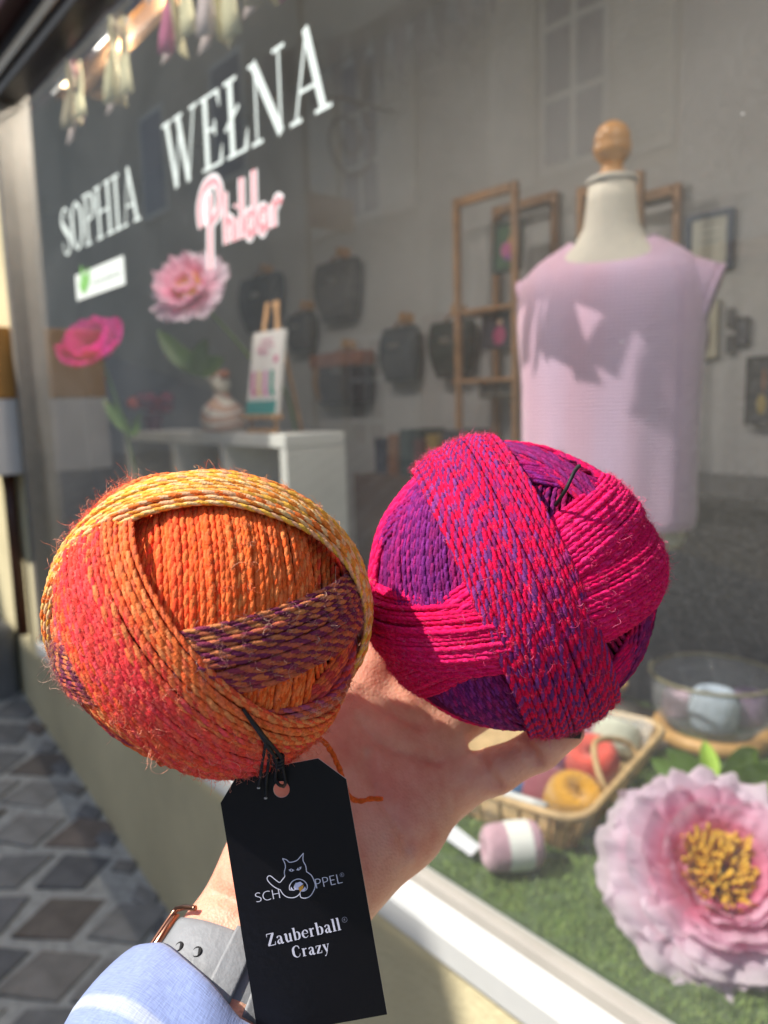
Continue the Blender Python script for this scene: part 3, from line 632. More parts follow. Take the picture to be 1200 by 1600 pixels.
def peony(label, p, n, R, layers, cats='flower', group=None, stam=None, stamR=.3, stem=None, leaves=None):
    t_ = thing('peony_flower' if stam is not None else 'poppy_flower', label, cats, tuple(p), group=group); B = basis(n).to_4x4()
    for li, (cnt, r0_, L, Wd, cup, ruf, mat, tilt) in enumerate(layers):
        data = [petal_data('petal', mat, R*L, R*Wd, cup, ruf, seed=li*7+k) for k in range(3)]
        for k in range(cnt):
            o = bpy.data.objects.new('petal', data[k % 3]); COL.objects.link(o); o.parent = t_
            a = 2*math.pi*(k+.5*(li % 2))/cnt+rng.normal(0, .06)
            o.matrix_local = B@Matrix.Rotation(a, 4, 'Z')@Matrix.Translation((0, R*r0_, R*.02*li))@Matrix.Rotation(tilt+rng.normal(0, .07), 4, 'X')@Matrix.Scale(rng.uniform(.92, 1.08), 4)
    if stam is not None:
        m = MB()
        for k in range(240):
            rr = R*stamR*math.sqrt(rng.uniform(0, 1)); a = rng.uniform(0, 6.28); hgt = R*rng.uniform(.18, .36)
            q = np.array([rr*math.cos(a), rr*math.sin(a), 0]); V, F = tube_arr([q*.6, q*.85+[0, 0, hgt*.6], q*1.1+[0, 0, hgt], q*1.15+[0, 0, hgt+R*.05]], [R*.006, R*.006, R*.018, R*.014], 5); m.add(V, F)
        o = m.build('stamens', stam, t_, True); o.matrix_local = B
    return t_
yel = pm('yellow stamens', '#f0bc3c', .7, .3, 60)
pA = petal_mat('blush petal', '#ee6f9c', '#f2c6da'); pB = petal_mat('rose petal', '#e85a8c', '#f2a6c4'); pC = petal_mat('pale petal', '#f0b4cc', '#f0dfea')
fc = W(1118, 1372, 1.04); fn = -FWD*.62+np.array([0, 0, .7])-RGT*.08
peony('giant pale pink paper peony with yellow stamens on the grass', fc, fn, .150, [(11, .10, .88, .56, .0, .6, pC, -.06), (10, .10, .84, .54, .05, .7, pC, .08), (10, .10, .76, .5, .1, .75, pC, .22), (9, .12, .64, .44, .16, .75, pA, .40), (8, .16, .5, .36, .2, .7, pA, .62), (9, .2, .34, .24, .22, .6, pB, .85)], stam=yel, stamR=.33)
# leaves under that peony
leaf_m = pm('lime green leaf', '#9fc23c', .4, .35, 14); leaf_d = pm('dark green leaf', '#5d7a2c', .45, .3, 14)
def leaf_data(L, Wd, bend, mat):
    V = []; nu, nv = 5, 10
    for j in range(nv):
        v = j/(nv-1); hw = Wd*math.sin(math.pi*min(v*.97+.03, 1))**.8
        for i in range(nu):
            s = i/(nu-1)*2-1; V.append((s*hw, L*v, bend*L*v*v+abs(s)*hw*.35))
    o = mesh('leaf', V, [(j*nu+i, j*nu+i+1, (j+1)*nu+i+1, (j+1)*nu+i) for j in range(nv-1) for i in range(nu-1)], mat, None, True)
    o2 = o.data; bpy.data.objects.remove(o); return o2
sp0 = W(1110, 1235, 1.25)
spg = thing('leaf_sprig', 'bright lime green leaf sprig behind the giant peony', 'leaves', (sp0[0], sp0[1], .779))
for k, (u0, v0, u1, v1, mt, wd_) in enumerate(((1110, 1225, 1040, 1168, leaf_d, .018), (1115, 1225, 1098, 1160, leaf_m, .016), (1120, 1222, 1175, 1172, leaf_m, .03), (1135, 1232, 1215, 1205, leaf_m, .032), (1090, 1235, 1018, 1185, leaf_d, .018), (1140, 1240, 1230, 1235, leaf_d, .03))):
    a = W(u0, v0, 1.25); b_ = W(u1, v1, 1.28+.02*(k % 3)); d_ = b_-a; L = float(np.linalg.norm(d_)); y = Vector(d_/L); x = y.cross(Vector(-FWD)).normalized(); z = x.cross(y)
    o = bpy.data.objects.new('leaf', leaf_data(L, wd_, .1, mt)); COL.objects.link(o); o.parent = spg
    Mx = Matrix((x, y, z)).transposed().to_4x4(); Mx.translation = Vector(a)-Vector(spg.location); o.matrix_local = Mx
MB().tube([(sp0[0], sp0[1], .779), tuple(W(1120, 1235, 1.25))], .004, 6).build('stem', leaf_d, spg, True, True)

# tall stemmed flowers at the far left of the window
f2 = at(302, 458, .5)
t_ = peony('giant pink paper peony high up behind the glass', f2, -FWD*.7-RGT*.2+np.array([0, 0, .3]), .148, [(10, .1, .9, .36, .1, 1., pC, .15), (9, .08, .75, .32, .3, 1., pA, .5), (7, .05, .5, .26, .4, .9, pA, .85)], stam=yel, stamR=.3)
MB().tube(crom([(f2[0], f2[1], f2[2]), (f2[0]-.02, f2[1]+.25, 1.65), (f2[0]-.1, f2[1]+.46, 1.4), (f2[0]-.12, f2[1]+.5, .06)], 6), .007, 6).build('stem', leaf_d, t_, True, True)
for k, (u1, v1) in enumerate(((250, 520), (330, 525), (280, 545), (355, 560))):
    a = at(305, 585, .55); b_ = at(u1, v1, .5+.04*k); d_ = b_-a; L = float(np.linalg.norm(d_)); y = Vector(d_/L); x = y.cross(Vector(-FWD)).normalized(); z = x.cross(y)
    o = bpy.data.objects.new('leaf', leaf_data(L, .035, .1, leaf_d)); COL.objects.link(o); o.parent = t_; Mx = Matrix((x, y, z)).transposed().to_4x4(); Mx.translation = Vector(a-f2); o.matrix_local = Mx
pM = petal_mat('magenta petal', '#a80670', '#dc1094')
f3 = at(158, 556, .13)
t_ = peony('magenta paper poppy with open petals near the left jamb', f3, -FWD*.7-RGT*.25+np.array([0, 0, .55]), .125, [(5, .05, .9, .6, .3, .3, pM, .3), (5, .04, .75, .5, .35, .3, pM, .65)])
MB().lathe([(.018*math.sin(math.pi*j/8)+1e-5, -.018*math.cos(math.pi*j/8)) for j in range(9)], 12).build('centre', yel, t_, True).location = (0, 0, .025)
MB().tube(crom([tuple(f3), (f3[0]-.02, f3[1]+.1, 1.2), (f3[0]-.02, f3[1]+.12, .06)], 8), .004, 6).build('stem', leaf_d, t_, True, True)
for k, (u1, v1) in enumerate(((165, 625), (235, 640))):
    a = at(205, 680, .25); b_ = at(u1, v1, .22); d_ = b_-a; L = float(np.linalg.norm(d_)); y = Vector(d_/L); x = y.cross(Vector(-FWD)).normalized(); z = x.cross(y)
    o = bpy.data.objects.new('leaf', leaf_data(L, .022, .1, leaf_d)); COL.objects.link(o); o.parent = t_; Mx = Matrix((x, y, z)).transposed().to_4x4(); Mx.translation = Vector(a-f3); o.matrix_local = Mx

# ---- white cube shelf
KX = [-3.54, -3.04, -2.61, -2.19]; KY0, KY1, KT = .65, .90, 1.412; KS = .636
ks = thing('cube_shelf', 'white cube shelf with open compartments at the back of the shop', 'shelf', ((KX[0]+KX[-1])/2, KY0, .06))
wl2 = pm('white shelf laminate', '#dcdad4', .45, .05, 10)
MB().box((KX[0]-.02, KY0, KT-.045), (KX[-1]+.02, KY1, KT)).build('top', wl2, ks, world=True, bevel=.003)
for x in KX: MB().box((x-.02, KY0+.003, .062), (x+.02, KY1, KT-.046)).build('upright', wl2, ks, world=True)
for zz in (.10, .40, .72, 1.05):
    for i in range(3): MB().box((KX[i]+.021, KY0+.004, zz-.015), (KX[i+1]-.021, KY1, zz+.015)).build('shelf_board', wl2, ks, world=True)
MB().box((KX[0], KY1-.012, .1), (KX[-1], KY1-.002, KT-.05)).build('back_panel', pm('shelf back panel', '#8e8a80', .7, .05, 6), ks, world=True)
p = at(230, 735, 1.6)
yarn_cake('dark red yarn ball in the left cube of the white shelf', '#8c2a2e', (-3.28, .76, 1.067+.05), .065, .1, group='things on the white cube shelf')
# things on top of it
pot = at(240, 652, .76); t_ = thing('flower_pot', 'bunch of dark red flowers on the left end of the white shelf', 'flowers', (pot[0], .76, KT)); t_.scale = (KS,)*3
MB().lathe([(.05, 0), (.07, .1), (.075, .12), (.06, .12), (.05, .02)], 20).build('pot', pm('plum pot', '#4a2430', .5, .2, 9), t_, True)
for k in range(9):
    a = k*2.4; rr = .05*math.sqrt(k); MB().lathe([(.055*math.sin(math.pi*j/7)+1e-5, -.045*math.cos(math.pi*j/7)) for j in range(8)], 10, Matrix.Translation((rr*math.cos(a), rr*math.sin(a), .17+.03*(k % 3)))).build('blossom', pm('red blossom %d' % (k % 3), ('#8c2434', '#b0472e', '#6d2138')[k % 3], .8, .3, 40), t_, True)
fg = at(348, 640, .74); t_ = thing('knitted_hen', 'patterned cream and pink knitted hen figure on the white shelf', 'figurine', (fg[0], .74, KT)); t_.scale = (KS,)*3
hen, t, b = new_mat('zigzag knit'); tc = nd(t, 'ShaderNodeTexCoord'); wvn = nd(t, 'ShaderNodeTexWave', wave_type='BANDS', bands_direction='Z', wave_profile='TRI', inp={'Scale': 5., 'Distortion': 6., 'Detail': 0., 'Detail Scale': 1.2})
t.links.new(tc.outputs['Object'], wvn.inputs['Vector']); r = nd(t, 'ShaderNodeValToRGB'); r.color_ramp.interpolation = 'CONSTANT'
r.color_ramp.elements[0].color = (*lin('#e6ddcf'), 1); r.color_ramp.elements[1].color = (*lin('#c98f86'), 1); r.color_ramp.elements[1].position = .45; e = r.color_ramp.elements.new(.7); e.color = (*lin('#d9b89a'), 1)
t.links.new(wvn.outputs['Fac'], r.inputs[0]); t.links.new(r.outputs[0], b.inputs['Base Color']); b.inputs['Roughness'].default_value = .8
MB().lathe([(.005, .0), (.12, .01), (.145, .07), (.13, .14), (.08, .19), (.055, .21), (.05, .24), (.005, .27)], 28).build('body', hen, t_, True)
MB().lathe([(.06*math.sin(math.pi*j/8)+1e-5, -.05*math.cos(math.pi*j/8)) for j in range(9)], 14, Matrix.Translation((.03, -.02, .29))).build('head', pm('cream knit', '#e8e2d6', .7, .1, 30), t_, True)
for k in range(4): MB().lathe([(.035*math.sin(math.pi*j/6)+1e-5, -.03*math.cos(math.pi*j/6)) for j in range(7)], 10, Matrix.Translation((-.07+.05*k, -.02, .33+.02*(k % 2)))).build('pompom', pm('pompom %d' % (k % 2), ('#d9d5cf', '#b9785a')[k % 2], .8, .2, 30), t_, True)
# easel with sock poster
eb = at(425, 672, .72); t_ = thing('easel', 'small wooden table easel on the white shelf', 'easel', (eb[0], .72, KT)); t_.scale = (KS,)*3
for sx in (-1, 1): MB().tube([(sx*.13, -.06, .002), (sx*.05, .04, .72)], .013, 8).build('leg', wood_l, t_, True)
MB().tube([(0, .2, .002), (0, .05, .72)], .012, 8).build('leg', wood_l, t_, True)
MB().box((-.17, -.1, .08), (.17, -.03, .105)).build('ledge', wood_l, t_, bevel=.004)
MB().box((-.15, -.08, .005), (.15, -.05, .03)).build('crossbar', wood_l, t_, bevel=.004)
bkq = thing('sock_book', 'white knitting book with coloured socks on its cover on the easel', 'book', (eb[0], .675, KT+.068))
bkq.rotation_euler = (-.16, 0, 0); bkq.scale = (KS,)*3
bwid, bhgt = .155, .46
MB().box((-bwid, 0, 0), (bwid, .03, bhgt)).build('cover', pm('white book cover', '#e4e0dc', .4, .03, 10), bkq, bevel=.003)
MB().box((-bwid+.002, -.002, .0), (bwid-.002, -.0005, .075)).build('teal_strip', pm('teal print', '#2f8f8c', .4, .05, 10), bkq)
bm_ = lambda a, b_, z: (a, -.0025-z, b_)
for k, (cx, colr) in enumerate(((-.1, '#c9478c'), (-.035, '#d8b07a'), (.03, '#d27fb4'), (.095, '#2f9a86'))):
    m = MB(); m.add(*ribbon([(cx-.012, .24), (cx-.005, .17), (cx, .13), (cx+.03, .105)], [.035, .035, .038, .03], bm_, 5)); m.build('sock_print', pm('sock print %d' % k, colr, .5, .05, 10), bkq)
m = MB()
for row, (yy, x0, x1) in enumerate(((.40, -.06, .07), (.37, -.09, .1), (.345, -.09, .02), (.33, -.06, .05))):
    n_ = int((x1-x0)/.016)
    for k in range(n_): m.add(*ribbon([(x0+k*.016, yy), (x0+k*.016+.006, yy+.014), (x0+k*.016+.011, yy)], [.004]*3, bm_, 3))
m.build('title_print', pm('pink print', '#d06a9a', .5, .05, 10), bkq)
m = MB(); m.add(*ribbon([(.095, .3), (.13, .3)], [.035, .035], bm_)); m.build('badge_print', pm('magenta print', '#cf3f86', .5, .05, 10), bkq)

# ---- bags hanging on the back wall
def bag(label, u0, v0, u1, v1, col, col2, flap=None, strap=None, taper=.85, badge=True):
    c_ = at((u0+u1)/2, (v0+v1)/2, 1.8); L_ = at(u0, (v0+v1)/2, 1.8)[0]; R_ = at(u1, (v0+v1)/2, 1.8)[0]
    zt = at((u0+u1)/2, v0, 1.8)[2]; zb = at((u0+u1)/2, v1, 1.8)[2]; h2 = (zt-zb)/2; w2 = (R_-L_)/2*.86
    t_ = thing('hanging_bag', label, 'bag', (c_[0], 1.83, zb), group='bags hanging on the shop wall')
    rings = []
    for k in range(9):
        f = k/8; hw = w2*(taper+(1-taper)*f)*(1 if 0 < k < 8 else .93); dp = .06*(math.sin(math.pi*min(max(f, .08), .95))**.5)+.012
        rr = rrect(-hw, -dp, hw, dp*.5, min(dp*.7, .03), 4); rings.append(np.hstack([rr, np.full((len(rr), 1), f*h2*2)]))
    V, F = loft(rings, True, (True, True)); fab = pm('bag cloth '+col+col2, col, .75, .4, 45, .3, 120, col2=col2); mesh('body', V, F, fab, t_)
    if flap: MB().box((-w2*1.02, -.085, h2*1.45), (w2*1.02, .03, h2*2.03)).build('flap', pm('flap '+flap, flap, .5, .25, 20), t_, bevel=.015)
    MB().tube(crom([(-w2*.35, -.01, h2*2), (-w2*.2, -.01, h2*2+.02), (0, .0, h2*2+.035), (w2*.2, -.01, h2*2+.02), (w2*.35, -.01, h2*2)], 5), .008, 6).build('handle', pm('bag handle', '#7a5236', .6, .2, 20), t_, True)
    if badge: MB().box((-.035+w2*.1, -.083, h2*1.2), (.03+w2*.1, -.062, h2*1.4)).build('clasp', pm('metal clasp', '#a8a29a', .3, .1, 20, metal=.7), t_, bevel=.004)
    if strap: MB().tube([(-w2*.75, -.07, h2*1.6), (-w2*.72, -.09, h2*.8), (-w2*.6, -.08, .02)], .016, 6).build('strap', pm('tan strap', strap, .55, .2, 20), t_, True)
    MB().box((-.012, -.01, h2*2+.025), (.012, .07, h2*2+.075)).build('wall_hook', wood_l, t_)
bag('black cloth bag behind the pink peony', 368, 432, 442, 518, '#1c1a1b', '#2a2728', taper=.7)
bag('dark speckled bag hanging highest on the wall', 486, 408, 562, 500, '#1c1918', '#5c5650', taper=.75)
bag('small black bag half hidden by the sock book', 446, 490, 490, 548, '#262423', '#3a3634')
bag('plum bag with tan leather flap and strap', 488, 552, 578, 632, '#20161a', '#2a1e20', '#8e5338', '#8b6a4c', .92)
bag('grey patterned bag left of the teal one', 592, 512, 652, 596, '#3a3b3f', '#202226', taper=.88)
bag('dark teal and black bag beside the wooden rack', 664, 502, 742, 590, '#1c3a36', '#161416', taper=.72)

# ---- wooden racks
def rack(label, x0, x1, y0, y1, z1, boards, top=True):
    t_ = thing('wooden_rack', label, 'rack', ((x0+x1)/2, y0, .06), group='wooden racks against the back wall')
    for x in (x0, x1):
        for y in (y0, y1): MB().box((x-.013, y-.013, .062), (x+.013, y+.013, z1)).build('post', wood_m, t_, world=True, bevel=.003)
    for zz in boards:
        MB().box((x0-.017, y0-.018, zz-.018), (x1+.017, y1+.018, zz)).build('shelf_board', wood_m, t_, world=True, bevel=.002)
    for y in (y0, y1): MB().box((x0+.017, y-.013, z1-.035), (x1-.017, y+.013, z1-.002)).build('top_rail', wood_m, t_, world=True)
    return t_
RA = rack('narrow wooden rack with pictures left of the mannequin', -2.31, -2.0, 1.62, 1.86, 2.33, (.4, .9, 1.32, 1.6, 1.88))
rack('wooden rack behind the mannequin neck', -1.70, -1.47, 1.62, 1.86, 2.24, (.4, .9, 1.4, 1.85))
def picture(label, u0, v0, u1, v1, y, fcol, ccol, ccol2, tilt=0., fw=.014, grp='pictures in the shop'):
    a = at(u0, (v0+v1)/2, y); b_ = at(u1, (v0+v1)/2, y); um = (u0+u1)/2; zt = at(um, v0, y)[2]; zb = at(um, v1, y)[2]; w2 = (b_[0]-a[0])/2; hh = zt-zb
    t_ = thing('framed_picture', label, 'picture', ((a[0]+b_[0])/2, y, zb), group=grp); t_.rotation_euler = (-tilt, 0, 0)
    fm = pm('frame '+fcol, fcol, .5, .15, 20)
    MB().box((-w2, -.008, 0), (-w2+fw, .012, hh)).build('frame_side', fm, t_); MB().box((w2-fw, -.008, 0), (w2, .012, hh)).build('frame_side', fm, t_)
    MB().box((-w2+fw, -.008, 0), (w2-fw, .012, fw)).build('frame_rail', fm, t_); MB().box((-w2+fw, -.008, hh-fw), (w2-fw, .012, hh)).build('frame_rail', fm, t_)
    MB().box((-w2+fw, .0, fw), (w2-fw, .01, hh-fw)).build('print', pm('print '+ccol+ccol2, ccol, .5, .3, 9, col2=ccol2), t_)
    return t_, w2, hh
def prints(t_, w2, hh, blobs):
    for (px_, py_, rw, rh, c_) in blobs:
        m = MB(); n = 14; V = [(px_*w2+rw*w2*math.cos(6.2832*k/n), -.0015, (py_+rh*.5*math.sin(6.2832*k/n))*hh) for k in range(n)]; m.add(V, [tuple(range(n))])
        m.build('printed_shape', pm('print ink '+c_, c_, .6, .2, 30), t_)
a = picture('green picture with pink flowers on the wooden rack', 770, 345, 814, 425, 1.66, '#24332c', '#2e4a38', '#3d5a40', .08); prints(*a, [(-.1, .45, .4, .3, '#b45a8c'), (.3, .62, .25, .2, '#c98a4a'), (.1, .3, .3, .16, '#8c4a9a')])
a = picture('dark picture of a figure in a pink dress on the rack', 752, 485, 808, 545, 1.66, '#22252f', '#23293a', '#2c2c38', .08); prints(*a, [(0, .35, .35, .5, '#a23c68'), (0, .72, .15, .18, '#c9a890')])
picture('small grey print low on the wooden rack', 750, 590, 806, 622, 1.66, '#4a463f', '#6c6a64', '#5a5852', .05)
a = picture('blue framed sheet on the wall right of the mannequin', 1073, 332, 1145, 424, 1.88, '#2f3f55', '#a9a99c', '#b7b4a6', 0, .018); prints(*a, [(0, .8, .5, .03, '#77786f'), (0, .66, .4, .02, '#77786f'), (0, .52, .5, .02, '#77786f')])
a = picture('pale poster of a dark bottle under the blue frame', 1085, 470, 1122, 560, 1.88, '#a8a28e', '#b5ae98', '#a9a28e', 0, .006); prints(*a, [(.0, .35, .35, .5, '#3a2220'), (0, .7, .15, .3, '#2c2424')])
picture('tiny dark frame above the tall dark picture', 1150, 496, 1170, 540, 1.88, '#33333a', '#4d4f58', '#3b3c44', 0, .005)
picture('upper of two tiny grey wall frames near the sleeve', 1136, 482, 1146, 512, 1.88, '#4a4a50', '#6c6d72', '#55565c', 0, .004)
picture('lower of two tiny grey wall frames near the sleeve', 1136, 524, 1147, 552, 1.88, '#3c3c42', '#5b5c62', '#4a4a50', 0, .004)
a = picture('tall dark picture with yellow figure at right edge', 1166, 556, 1216, 664, 1.86, '#20232b', '#2a3038', '#22262c', 0, .012); prints(*a, [(0, .3, .3, .3, '#a08a3c'), (.1, .65, .12, .35, '#8a5a3c')])
# added dark block and coloured books
ct = thing('dark_reflection_block', 'dark grey block added for the dark reflection behind the mannequin', 'dark block', (-.5, 1.4, .06))  # added block, stands in for the dark street reflected in the glass
dk = pm('dark reflection stand-in', '#3c3c3e', .5, .15, 3)
MB().box((-1.86, 1.30, .062), (XR, 1.84, 1.20)).build('body', dk, ct, world=True); MB().box((-1.9, 1.26, 1.202), (XR, 1.85, 1.235)).build('top', dark_lac, ct, world=True, bevel=.004)
tb = at(645, 700, 1.5); t_ = thing('book_box', 'brown wooden box under the bags', 'box', (tb[0], 1.6, .06))
MB().box((tb[0]-.3, 1.4, .062), (tb[0]+.42, 1.82, tb[2]-.12)).build('body', pm('brown box', '#5a4436', .6, .3, 8), t_, world=True, bevel=.006)
for k, cc in enumerate(('#262d40', '#7a4c28', '#243a3c', '#4e2428', '#8a7030', '#282e3c')):
    b2 = tagit(MB().box((0, 0, 0), (.06, .22, .16+.02*(k % 3))).build('book', pm('book spine %d' % k, cc, .5, .1, 12), bevel=.002), ('navy', 'rust orange', 'teal', 'dark red', 'yellow', 'slate blue')[k]+' book standing in the row on the brown box', 'book', 'books on the brown box')
    b2.location = (tb[0]-.2+k*.085, 1.45, tb[2]-.118); b2.rotation_euler = (0, .05*(k % 2), 0)

# ---- lamp valance, spot lamps and tassel garland
va = thing('lamp_valance', 'wooden rail and orange slatted panel above the window display', 'valance', (-1.5, .35, 2.63))
ry = at(110, 145, .3); MB().box((-2.95, .28, 2.60), (.9, .315, 2.645)).build('rail', wood_m, va, world=True, bevel=.005)
ora = pm('orange slat', '#c98a3c', .5, .15, 10); grs = pm('grey slat', '#8d8780', .5, .1, 10)
for k in range(34):
    MB().box((-3.09+k*.118, .30, 2.658), (-3.09+k*.118+.114, .312, 2.785)).build('slat', ora if k % 2 == 0 else grs, va, world=True)
for x in (-2.95, -1.0, .88): MB().box((x-.01, .3, 2.64), (x+.01, .5, 3.3)).build('hanger', wood_m, va, world=True)
em, t, b = new_mat('lit lamp'); b.inputs['Emission Color'].default_value = (1, .72, .38, 1); b.inputs['Emission Strength'].default_value = 7; b.inputs['Base Color'].default_value = (.9, .8, .6, 1)
for k, lab in enumerate(('lit warm spot lamp under the striped panel, second from the left end', 'lit warm spot lamp at the left end of the rail', 'unseen fill lamp added on the rail, third from its left end', 'unseen fill lamp added on the rail above the knitted shirt', 'unseen fill lamp added at the right end of the rail')):
    p = at(167, 50, .25) if k == 0 else at(98, 130, .25) if k == 1 else np.array([(-2.0, -1.2, -.3)[k-2], .25, 2.66])  # the last three are added out of view to fill the interior with light
    t_ = thing('spot_lamp', lab, 'lamp', tuple(p), group='spot lamps above the display')
    MB().lathe([(.034, 0), (.034, .035), (.02, .045), (.004, .045)], 20).build('housing', alu, t_, True)
    MB().lathe([(.03, .004), (.022, -.004), (.001, -.007)], 20).build('bulb', em, t_, True)
    ld = bpy.data.lights.new('spot_glow', 'POINT'); lo = bpy.data.objects.new('spot_glow', ld); COL.objects.link(lo); lo.parent = t_; lo.location = (0, 0, -.06)
    ld.energy = (8, .6, 24, 14, 14)[k]; ld.color = (1, .94, .86); ld.shadow_soft_size = .03
ga_ = thing('tassel_garland', 'garland of cream and pink cloth tassels along the window top', 'garland', (-1.5, .12, 2.43))
MB().tube(crom([(-2.6, .045, 2.44), (-1.9, .045, 2.425), (-1.2, .045, 2.42), (-.5, .045, 2.425), (.4, .045, 2.44)], 6), .003, 5).build('cord', pm('cord', '#b9ad98', .8, .2, 30), ga_, True, True)
tcl = [pm('tassel cloth %d' % i, c, .9, .15, 25) for i, c in enumerate(('#d9cfa6', '#c8678e', '#d8c4c0', '#b9a88a'))]
for k, x in enumerate((-2.19, -1.89, -1.57, -1.40, -1.22, -1.06, -.6, -.3)):
    for j in range(5):
        L = (.15 if x < -1.4 else .2)+.05*rng.uniform(); off = (j-2)*.017; m = MB(); P0 = np.array([x+off*.4, .045, 2.425]); rows = []
        for q in range(6):
            f = q/5; c_ = P0+np.array([off*f*1.6+rng.normal(0, .002), .012*math.sin(j*2+f*3), -L*f]); wd_ = .009+.016*f
            tdir = np.array([math.cos(j*.9), math.sin(j*.9)*.6, 0]); rows.append([c_-tdir*wd_, c_+tdir*wd_])
        V, F = loft(rows, False); o = mesh('tassel_strip', V, F, tcl[(j*7+k) % 4 if j % 2 else (0 if j else 2)], ga_, True, True)
        md = o.modifiers.new('s', 'SOLIDIFY'); md.thickness = .0012

# ---- mannequin with knitted top
mp = W(948, 846, 1.65); front = -_fh*math.cos(math.radians(24))-_r0*math.sin(math.radians(24)); rz = math.atan2(front[1], front[0])+math.pi/2
mann = thing('mannequin', 'cream torso mannequin with turned wooden neck knob', 'mannequin', (mp[0], mp[1], .777), rz)
linen = pm('cream mannequin cloth', '#d9d0bf', .8, .06, 30, .1, 300)
zb = mp[2]-.777; Sx = 1.65/1200
def zv(v): return zb+(846-v)*Sx*.944
def ell(a, b, z, n=40, cx=0., cy=0., sq=2.3):
    out = []
    for k in range(n):
        t_ = 2*math.pi*k/n; c, s = math.cos(t_), math.sin(t_)
        out.append((cx+a*abs(c)**(2/sq)*math.copysign(1, c), cy+b*abs(s)**(2/sq)*math.copysign(1, s), z))
    return out
rings = [ell(.150, .105, zv(846)), ell(.158, .112, zv(836)), ell(.155, .112, zv(790)), ell(.14, .105, zv(690)), ell(.15, .115, zv(580)), ell(.165, .115, zv(480)), ell(.16, .095, zv(430)), ell(.12, .075, zv(398)),
         ell(.074, .060, zv(372), sq=2), ell(.055, .052, zv(345), sq=2), ell(.049, .049, zv(310), sq=2), ell(.046, .046, zv(282), sq=2)]
V, F = loft(rings, True, (True, True)); mesh('torso', V, F, linen, mann)
MB().lathe([(.0, 0), (.050, .0), (.051, .008), (.045, .012), (.0, .013)], 28, Matrix.Translation((0, 0, zv(282)))).build('neck_cap', pm('neck trim', '#cfc9bd', .6, .05, 20), mann, True)
MB().lathe([(.026, .01), (.030, .014), (.026, .022), (.019, .03), (.024, .042), (.036, .055), (.038, .07), (.035, .078), (.036, .08), (.034, .095), (.027, .108), (.012, .118), (.001, .12)], 28, Matrix.Translation((0, 0, zv(282)))).build('neck_knob', pm('turned beech', '#c08a4e', .4, .3, 20), mann, True)
MB().tube([(0, 0, .02), (0, 0, zb)], .016, 12).build('pole', alu, mann, True); MB().lathe([(.001, .0), (.15, .0), (.15, .012), (.03, .028), (.001, .03)], 32).build('base', alu, mann, True)
# knitted top
knit, t, b = new_mat('lilac pink knit'); tc = nd(t, 'ShaderNodeTexCoord')
n1 = nd(t, 'ShaderNodeTexNoise', inp={'Scale': 4., 'Detail': 3.}); mp_ = nd(t, 'ShaderNodeMapping', inp={'Scale': (1.6, 1.6, .25)}); t.links.new(tc.outputs['Object'], mp_.inputs[0]); t.links.new(mp_.outputs[0], n1.inputs['Vector'])
r = nd(t, 'ShaderNodeValToRGB'); r.color_ramp.elements[0].position = .38; r.color_ramp.elements[1].position = .64; r.color_ramp.elements[0].color = (*lin('#cfa4b8'), 1); r.color_ramp.elements[1].color = (*lin('#ceb0ca'), 1)
t.links.new(n1.outputs['Fac'], r.inputs[0]); t.links.new(r.outputs[0], b.inputs['Base Color']); b.inputs['Roughness'].default_value = .9; b.inputs['Sheen Weight'].default_value = .3; b.inputs['Specular IOR Level'].default_value = .1
wv1 = nd(t, 'ShaderNodeTexWave', bands_direction='Z', inp={'Scale': 42., 'Distortion': 2.5, 'Detail': 2.}); t.links.new(tc.outputs['Object'], wv1.inputs['Vector'])
wv2 = nd(t, 'ShaderNodeTexWave', bands_direction='X', inp={'Scale': 34., 'Distortion': 1.5}); t.links.new(tc.outputs['Object'], wv2.inputs['Vector'])
ad = nd(t, 'ShaderNodeMath', operation='ADD'); t.links.new(wv1.outputs['Fac'], ad.inputs[0]); t.links.new(wv2.outputs['Fac'], ad.inputs[1])
bp = nd(t, 'ShaderNodeBump', inp={'Strength': .25, 'Distance': .004}); t.links.new(ad.outputs[0], bp.inputs['Height']); t.links.new(bp.outputs['Normal'], b.inputs['Normal'])
top = thing('knitted_shirt', 'lilac pink sleeveless knitted shirt on the mannequin', 'shirt', (mp[0], mp[1], zv(812)+.777), rz)
def fold(ring, amp, ph):
    R_ = np.array(ring); n = len(R_); k = np.arange(n)*2*math.pi/n
    f = 1+amp*(np.sin(5*k+ph)+.6*np.sin(9*k+ph*2)+.4*np.sin(14*k)); R_[:, :2] *= f[:, None]; return R_
z0 = zv(812)
prof = [(812, .171, .128, 0, .012), (806, .174, .130, 0, .013), (760, .172, .128, .0, .015), (700, .172, .126, 0, .013), (640, .173, .125, 0, .011), (580, .175, .126, 0, .008), (520, .182, .126, 0, .006), (480, .184, .122, 0, .004), (450, .186, .114, 0, .003), (425, .178, .102, .002, .002), (405, .158, .090, .006, 0), (388, .132, .080, .012, 0), (374, .098, .074, .016, 0), (366, .084, .070, .018, 0)]
n = 72; rings = []
for (v, a, b_, cy, amp) in prof:
    R_ = fold(ell(a, b_, zv(v)-z0, n, 0, cy), amp, .7+v*.004)
    rings.append(R_)
rings = np.array(rings)
